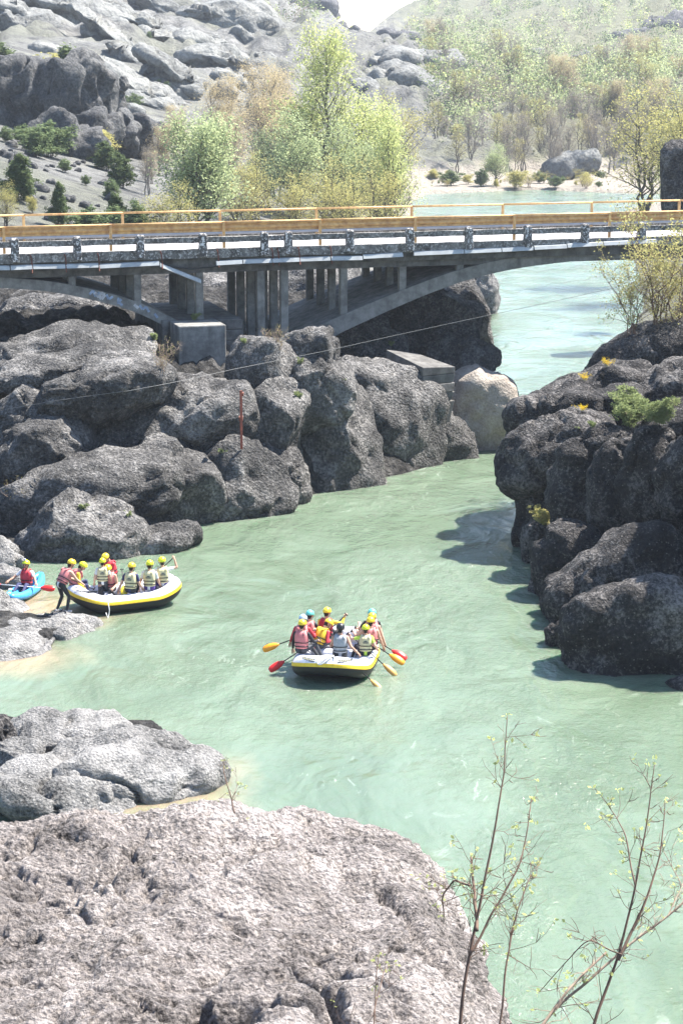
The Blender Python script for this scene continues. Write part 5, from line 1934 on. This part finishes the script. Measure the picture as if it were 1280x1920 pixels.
# right side, bow to stern
seat(w1, A1, 'paddler in a turquoise helmet at the right of the bow', .80, 1.10, .66, 6, ((.40, 1.4, .98), (1.08, 1.4, .6)), top=BLACK, vest=PINKV, helmet=HT, lean=8, sleeve='short', group=GP1, Lf=(-.42, .4, -.3), Rf=(-.3, .45, -.28))
seat(w1, A1, 'bare-armed paddler in a yellow helmet, second on the right tube', .86, .62, .66, 6, ((.38, .92, .95), (1.22, .78, .55)), top=PINKV, vest=PINKV, helmet=HY, lean=8, sleeve='bare', group=GP1, Lf=(-.42, .4, -.3), Rf=(-.3, .45, -.28))
seat(w1, A1, 'paddler in a yellow helmet and red vest, third on the right tube', .88, .12, .66, 6, ((.35, .42, .98), (1.25, .3, .55)), top=BLACK, vest=PINKV, helmet=HY, lean=8, sleeve='bare', group=GP1, Lf=(-.42, .4, -.3), Rf=(-.3, .45, -.28))
seat(w1, A1, 'paddler in lime helmet and beige vest at the rear right', .82, -.42, .64, 8, ((.32, -.1, 1.02), (1.12, -.3, .72)), top=LIMES, vest=BEIGEV, helmet=HG, lean=5, sleeve='short', prt=True, s=.92, group=GP1, Lf=(-.42, .4, -.3), Rf=(-.3, .45, -.28))
seat(w1, A1, 'bare-armed guide in charcoal helmet and grey vest steering from the stern', .28, -1.32, .80, 6, ((.02, -1.0, .95), (.78, -1.42, .86)), top=GREYV, pants=BLACK, vest=GREYV, helmet=HK, sleeve='bare', lean=4, skin=SKIN2, group=GP1, Lf=(-.2, .48, -.42), Rf=(.1, .5, -.42))
paddle('orange paddle blade reaching out left of the raft', w1(-.6, .4, .98), w1(-1.95, .12, .42), ORG)
paddle('red paddle blade dipping at the left rear of the raft', w1(-.42, -.2, .92), w1(-1.62, -.92, .10), RED)
paddle('red paddle blade on the right, topmost of three', w1(.38, .95, 1.0), w1(1.78, .55, .22), RED)
paddle('orange paddle blade on the right below the red one', w1(.35, .45, 1.02), w1(1.76, .14, .20), ORG)
paddle('tan paddle blade skimming the water at the right', w1(.32, -.1, 1.08), w1(1.62, -.45, .0), WOODY, w=.085)
paddle("guide's long steering paddle slanting into the water", w1(.02, -1.0, .98), w1(1.42, -1.72, -.12), WOODY, w=.075)
paddle('paddle shaft held up by the yellow-sleeved paddler at the bow', w1(.10, 1.28, 1.28), w1(-.95, 1.6, .1), ORG)
rope_coil('white rope coiled over the stern of the mid-river raft', [w1(-.02 + .22 * math.cos(t) * (1 - .03 * t), (-1.54 - .285 * math.cos(math.radians(58 + 38 * math.sin(t + .2 * t)))) / .88, .55 + .285 * math.sin(math.radians(58 + 38 * math.sin(t + .2 * t)))) for t in np.linspace(0, 13, 60)])

# ---- raft held at the pale rock
R2 = on_z(234, 1135)
A2 = math.radians(-64)


def w2(x, y, z):
    return R2 + rz2(np.array([x, y, z]), A2)


raft('pale grey raft with yellow stripe held against the pale rock on the left', R2, A2, 3.6, 2.0)
GP2 = 'people around the moored raft'
cam_face = lambda a: math.degrees(-A2) + a       # 0 = looking away from the camera


def stand2(label, x, y, z, a, **kw):
    return seat(w2, A2, label, x, y, z, cam_face(a), **kw)


stand2('seated rafter in yellow sleeves and red vest at the left end of the moored raft', -.35, -1.55, .72, -80, lean=22, top=YELS, pants=NAVY, vest=PINKV, helmet=HG, Lh=(-.2, .38, -.02), Rh=(.22, .36, -.05), Lf=(-.1, .48, -.3), Rf=(.15, .45, -.38), head=(0, 18), group=GP2)
stand2('standing child in white shirt and beige vest in the moored raft', .15, -.75, .88, 4, lean=3, top=WHITE, pants=GREYC, vest=BEIGEV, helmet=HG, sleeve='short', prt=True, s=.88, Lh=(-.3, .02, -.05), Rh=(.3, .1, -.02), Lf=(-.13, .02, -.80), Rf=(.13, .05, -.80), knee=(0, 1, 0), group=GP2)
stand2('rafter in a red jacket standing on the far side of the moored raft', -.62, -.15, .84, 140, lean=18, top=REDV, pants=BLACK, vest=REDV, helmet=HY, sleeve='short', Lh=(-.1, .42, .08), Rh=(.25, .40, .02), Lf=(-.13, .02, -.72), Rf=(.13, .15, -.72), knee=(0, 1, 0), head=(0, 25), group=GP2)
stand2('rafter in a yellow helmet facing the camera in the middle of the moored raft', -.05, -.42, .60, 165, lean=14, top=PINKV, pants=BLACK, vest=PINKV, helmet=HY, sleeve='bare', Lh=(-.22, .35, .1), Rh=(.2, .4, .2), Lf=(-.1, .42, -.38), Rf=(.12, .4, -.38), head=(0, 15), group=GP2)
stand2('seated rafter in dark sleeves and beige vest, leftmost of three beige vests sitting', .62, -.02, .66, -15, lean=8, top=NAVY, pants=BLACK, vest=BEIGEV, helmet=HY, sleeve='short', prt=True, Lh=(-.42, .05, -.08), Rh=(.3, .25, .0), Lf=(-.3, .42, -.3), Rf=(0, .48, -.32), group=GP2)
stand2('seated rafter in beige vest between the two other sitting beige vests', .58, .62, .66, -8, lean=4, top=WHITE, pants=PURPLE, vest=BEIGEV, helmet=HG, sleeve='short', prt=True, Lh=(-.36, .08, -.06), Rh=(.28, .28, .0), Lf=(-.25, .44, -.3), Rf=(.05, .48, -.32), group=GP2)
stand2('seated rafter with a raised right arm at the right end of the moored raft', .40, 1.12, .68, 10, lean=0, top=WHITE, pants=PURPLE, vest=BEIGEV, helmet=HG, sleeve='short', prt=True, Lh=(-.25, .3, .05), Rh=(.40, .12, .72), Lf=(-.25, .44, -.3), Rf=(.05, .48, -.32), elbow=(.8, .2, -.6), group=GP2)
paddle('paddle lifted by the raised arm at the right end of the moored raft', w2(.22, 1.58, 1.42), w2(-.5, 1.0, .55), YPAD)
paddle('yellow paddle lying beside the standing child in the moored raft', w2(-.1, -.95, .62), w2(-.9, -1.05, .52), YPAD)
paddle('paddle slanting in the lap of the middle rafters of the moored raft', w2(-.45, .1, 1.05), w2(.55, -.2, .42), YPAD)
pr = at(124, 1100, 66.0)
gzp = on_z(119, 1147, .30)
person('person in black leggings bending over the raft from the pale rock', (gzp[0] - .05, gzp[1], .32 + .84), math.radians(-48), lean=36, side=0, top=WHITE, pants=BLACK, vest=PINKV, helmet=HY, sleeve='bare', Lh=(-.02, .60, .02), Rh=(.30, .66, -.10),
       Lf=(-.16, -.05, -.80), Rf=(.16, .08, -.80), knee=(0, 1, 0), shoe=SHOE, head=(0, -10), group=GP2)
rope_coil('rope hanging from the near side of the moored raft', [w2(1.02, -.9, .42), w2(1.06, -.88, .2), w2(1.08, -.92, .02), w2(1.16, -.98, .0), w2(1.12, -1.02, .16)])
mbx = MB()
rs_ = []
for i in range(11):
    t = i / 10
    px_, py_ = 84 + 40 * t, 1152 - 5 * t + 3 * math.sin(t * 7)
    q0 = at(px_, py_, hit(px_, py_, -.02, 64.5))
    wv = .05 + .16 * math.sin(math.pi * min(1, t + .08)) ** .6
    rs_.append([(q0[0] + .02 * math.sin(9 * t), q0[1] + dy * wv, q0[2] + dz) for dy, dz in ((-1, -.02), (-.5, .035 + .02 * math.sin(i * 2)), (.3, .05), (1, .0), (0, -.05))])
mbx.rings(rs_)  # uneven black layer following the rock surface
tag(mbx.build('black_layer', BLACK, None, True), 'black layer lying on the rock at the feet of the bending person', 'cloth')

# ---- kayak
K0 = on_z(48, 1116)
KA = math.radians(168)


def wk(x, y, z):
    return K0 + rz2(np.array([x, y, z]), KA)


kay = empty('kayak', K0, KA)
tag(kay, 'blue inflatable kayak between the pale rocks at the left edge', 'kayak')
KB_ = cm('blue_kayak', (.05, .30, .60), .4)
KW = cm('white_patch', (.7, .72, .75), .5)
for sx in (-1, 1):
    m = MB()
    pts, rr = [], []
    for t in np.linspace(-1, 1, 22):
        y = t * 1.45
        pts.append((sx * .25 * (1 - abs(t) ** 2.6) + sx * .02, y, .17 + .16 * abs(t) ** 3))
        rr.append(.135 * (1 - .35 * abs(t) ** 4))
    m.tube(pts, rr, 14)
    m.build('side_tube', KB_, kay, True)
m = MB()
m.add([(-.3, -1.0, .08), (.3, -1.0, .08), (.34, 0, .07), (.3, 1.0, .08), (-.3, 1.0, .08), (-.34, 0, .07)], [(0, 1, 2, 5), (5, 2, 3, 4)])
m.build('floor', TUBE_K, kay)
m = MB()
rs_ = []
for t in np.linspace(0, 1, 7):
    y = .78 + .62 * t
    wv = .30 * (1 - t ** 2) + .03
    rs_.append([(-wv, y, .22 + .1 * t), (0, y, .34 + .06 * t), (wv, y, .22 + .1 * t), (0, y, .16 + .1 * t)])
m.rings(rs_)
m.build('bow_deck', KB_, kay, True)
for x, y in ((-.12, 1.15), (.16, 1.05), (.34, .5)):
    m = MB()
    m.ball((x * .9, y, .335 if y > .8 else .31), (.07, .09, .02), 8, 5)
    m.build('patch', KW, kay, True)
m = MB()
m.ball((0, -.42, .36), (.24, .08, .26), 12, 8)
m.build('seat_back', KB_, kay, True)
seat(wk, KA, 'kayaker in red vest and white shirt with a camera on the helmet', 0, -.15, .27, 0, ((-.52, .32, .40), (.55, .30, .44)), top=WHITE, pants=NAVY, vest=REDV, helmet=HG, sleeve='short', lean=-4, Lf=(-.15, .78, -.02), Rf=(.15, .78, -.02), extras=('camera', 'glasses'), skin=SKIN2, head=(-8, 5))
paddle('double-bladed red kayak paddle held level across the kayak', wk(1.15, .36, .42), wk(-1.1, .30, .34), RED, KW, True, None, .48, .10)

build_haze()
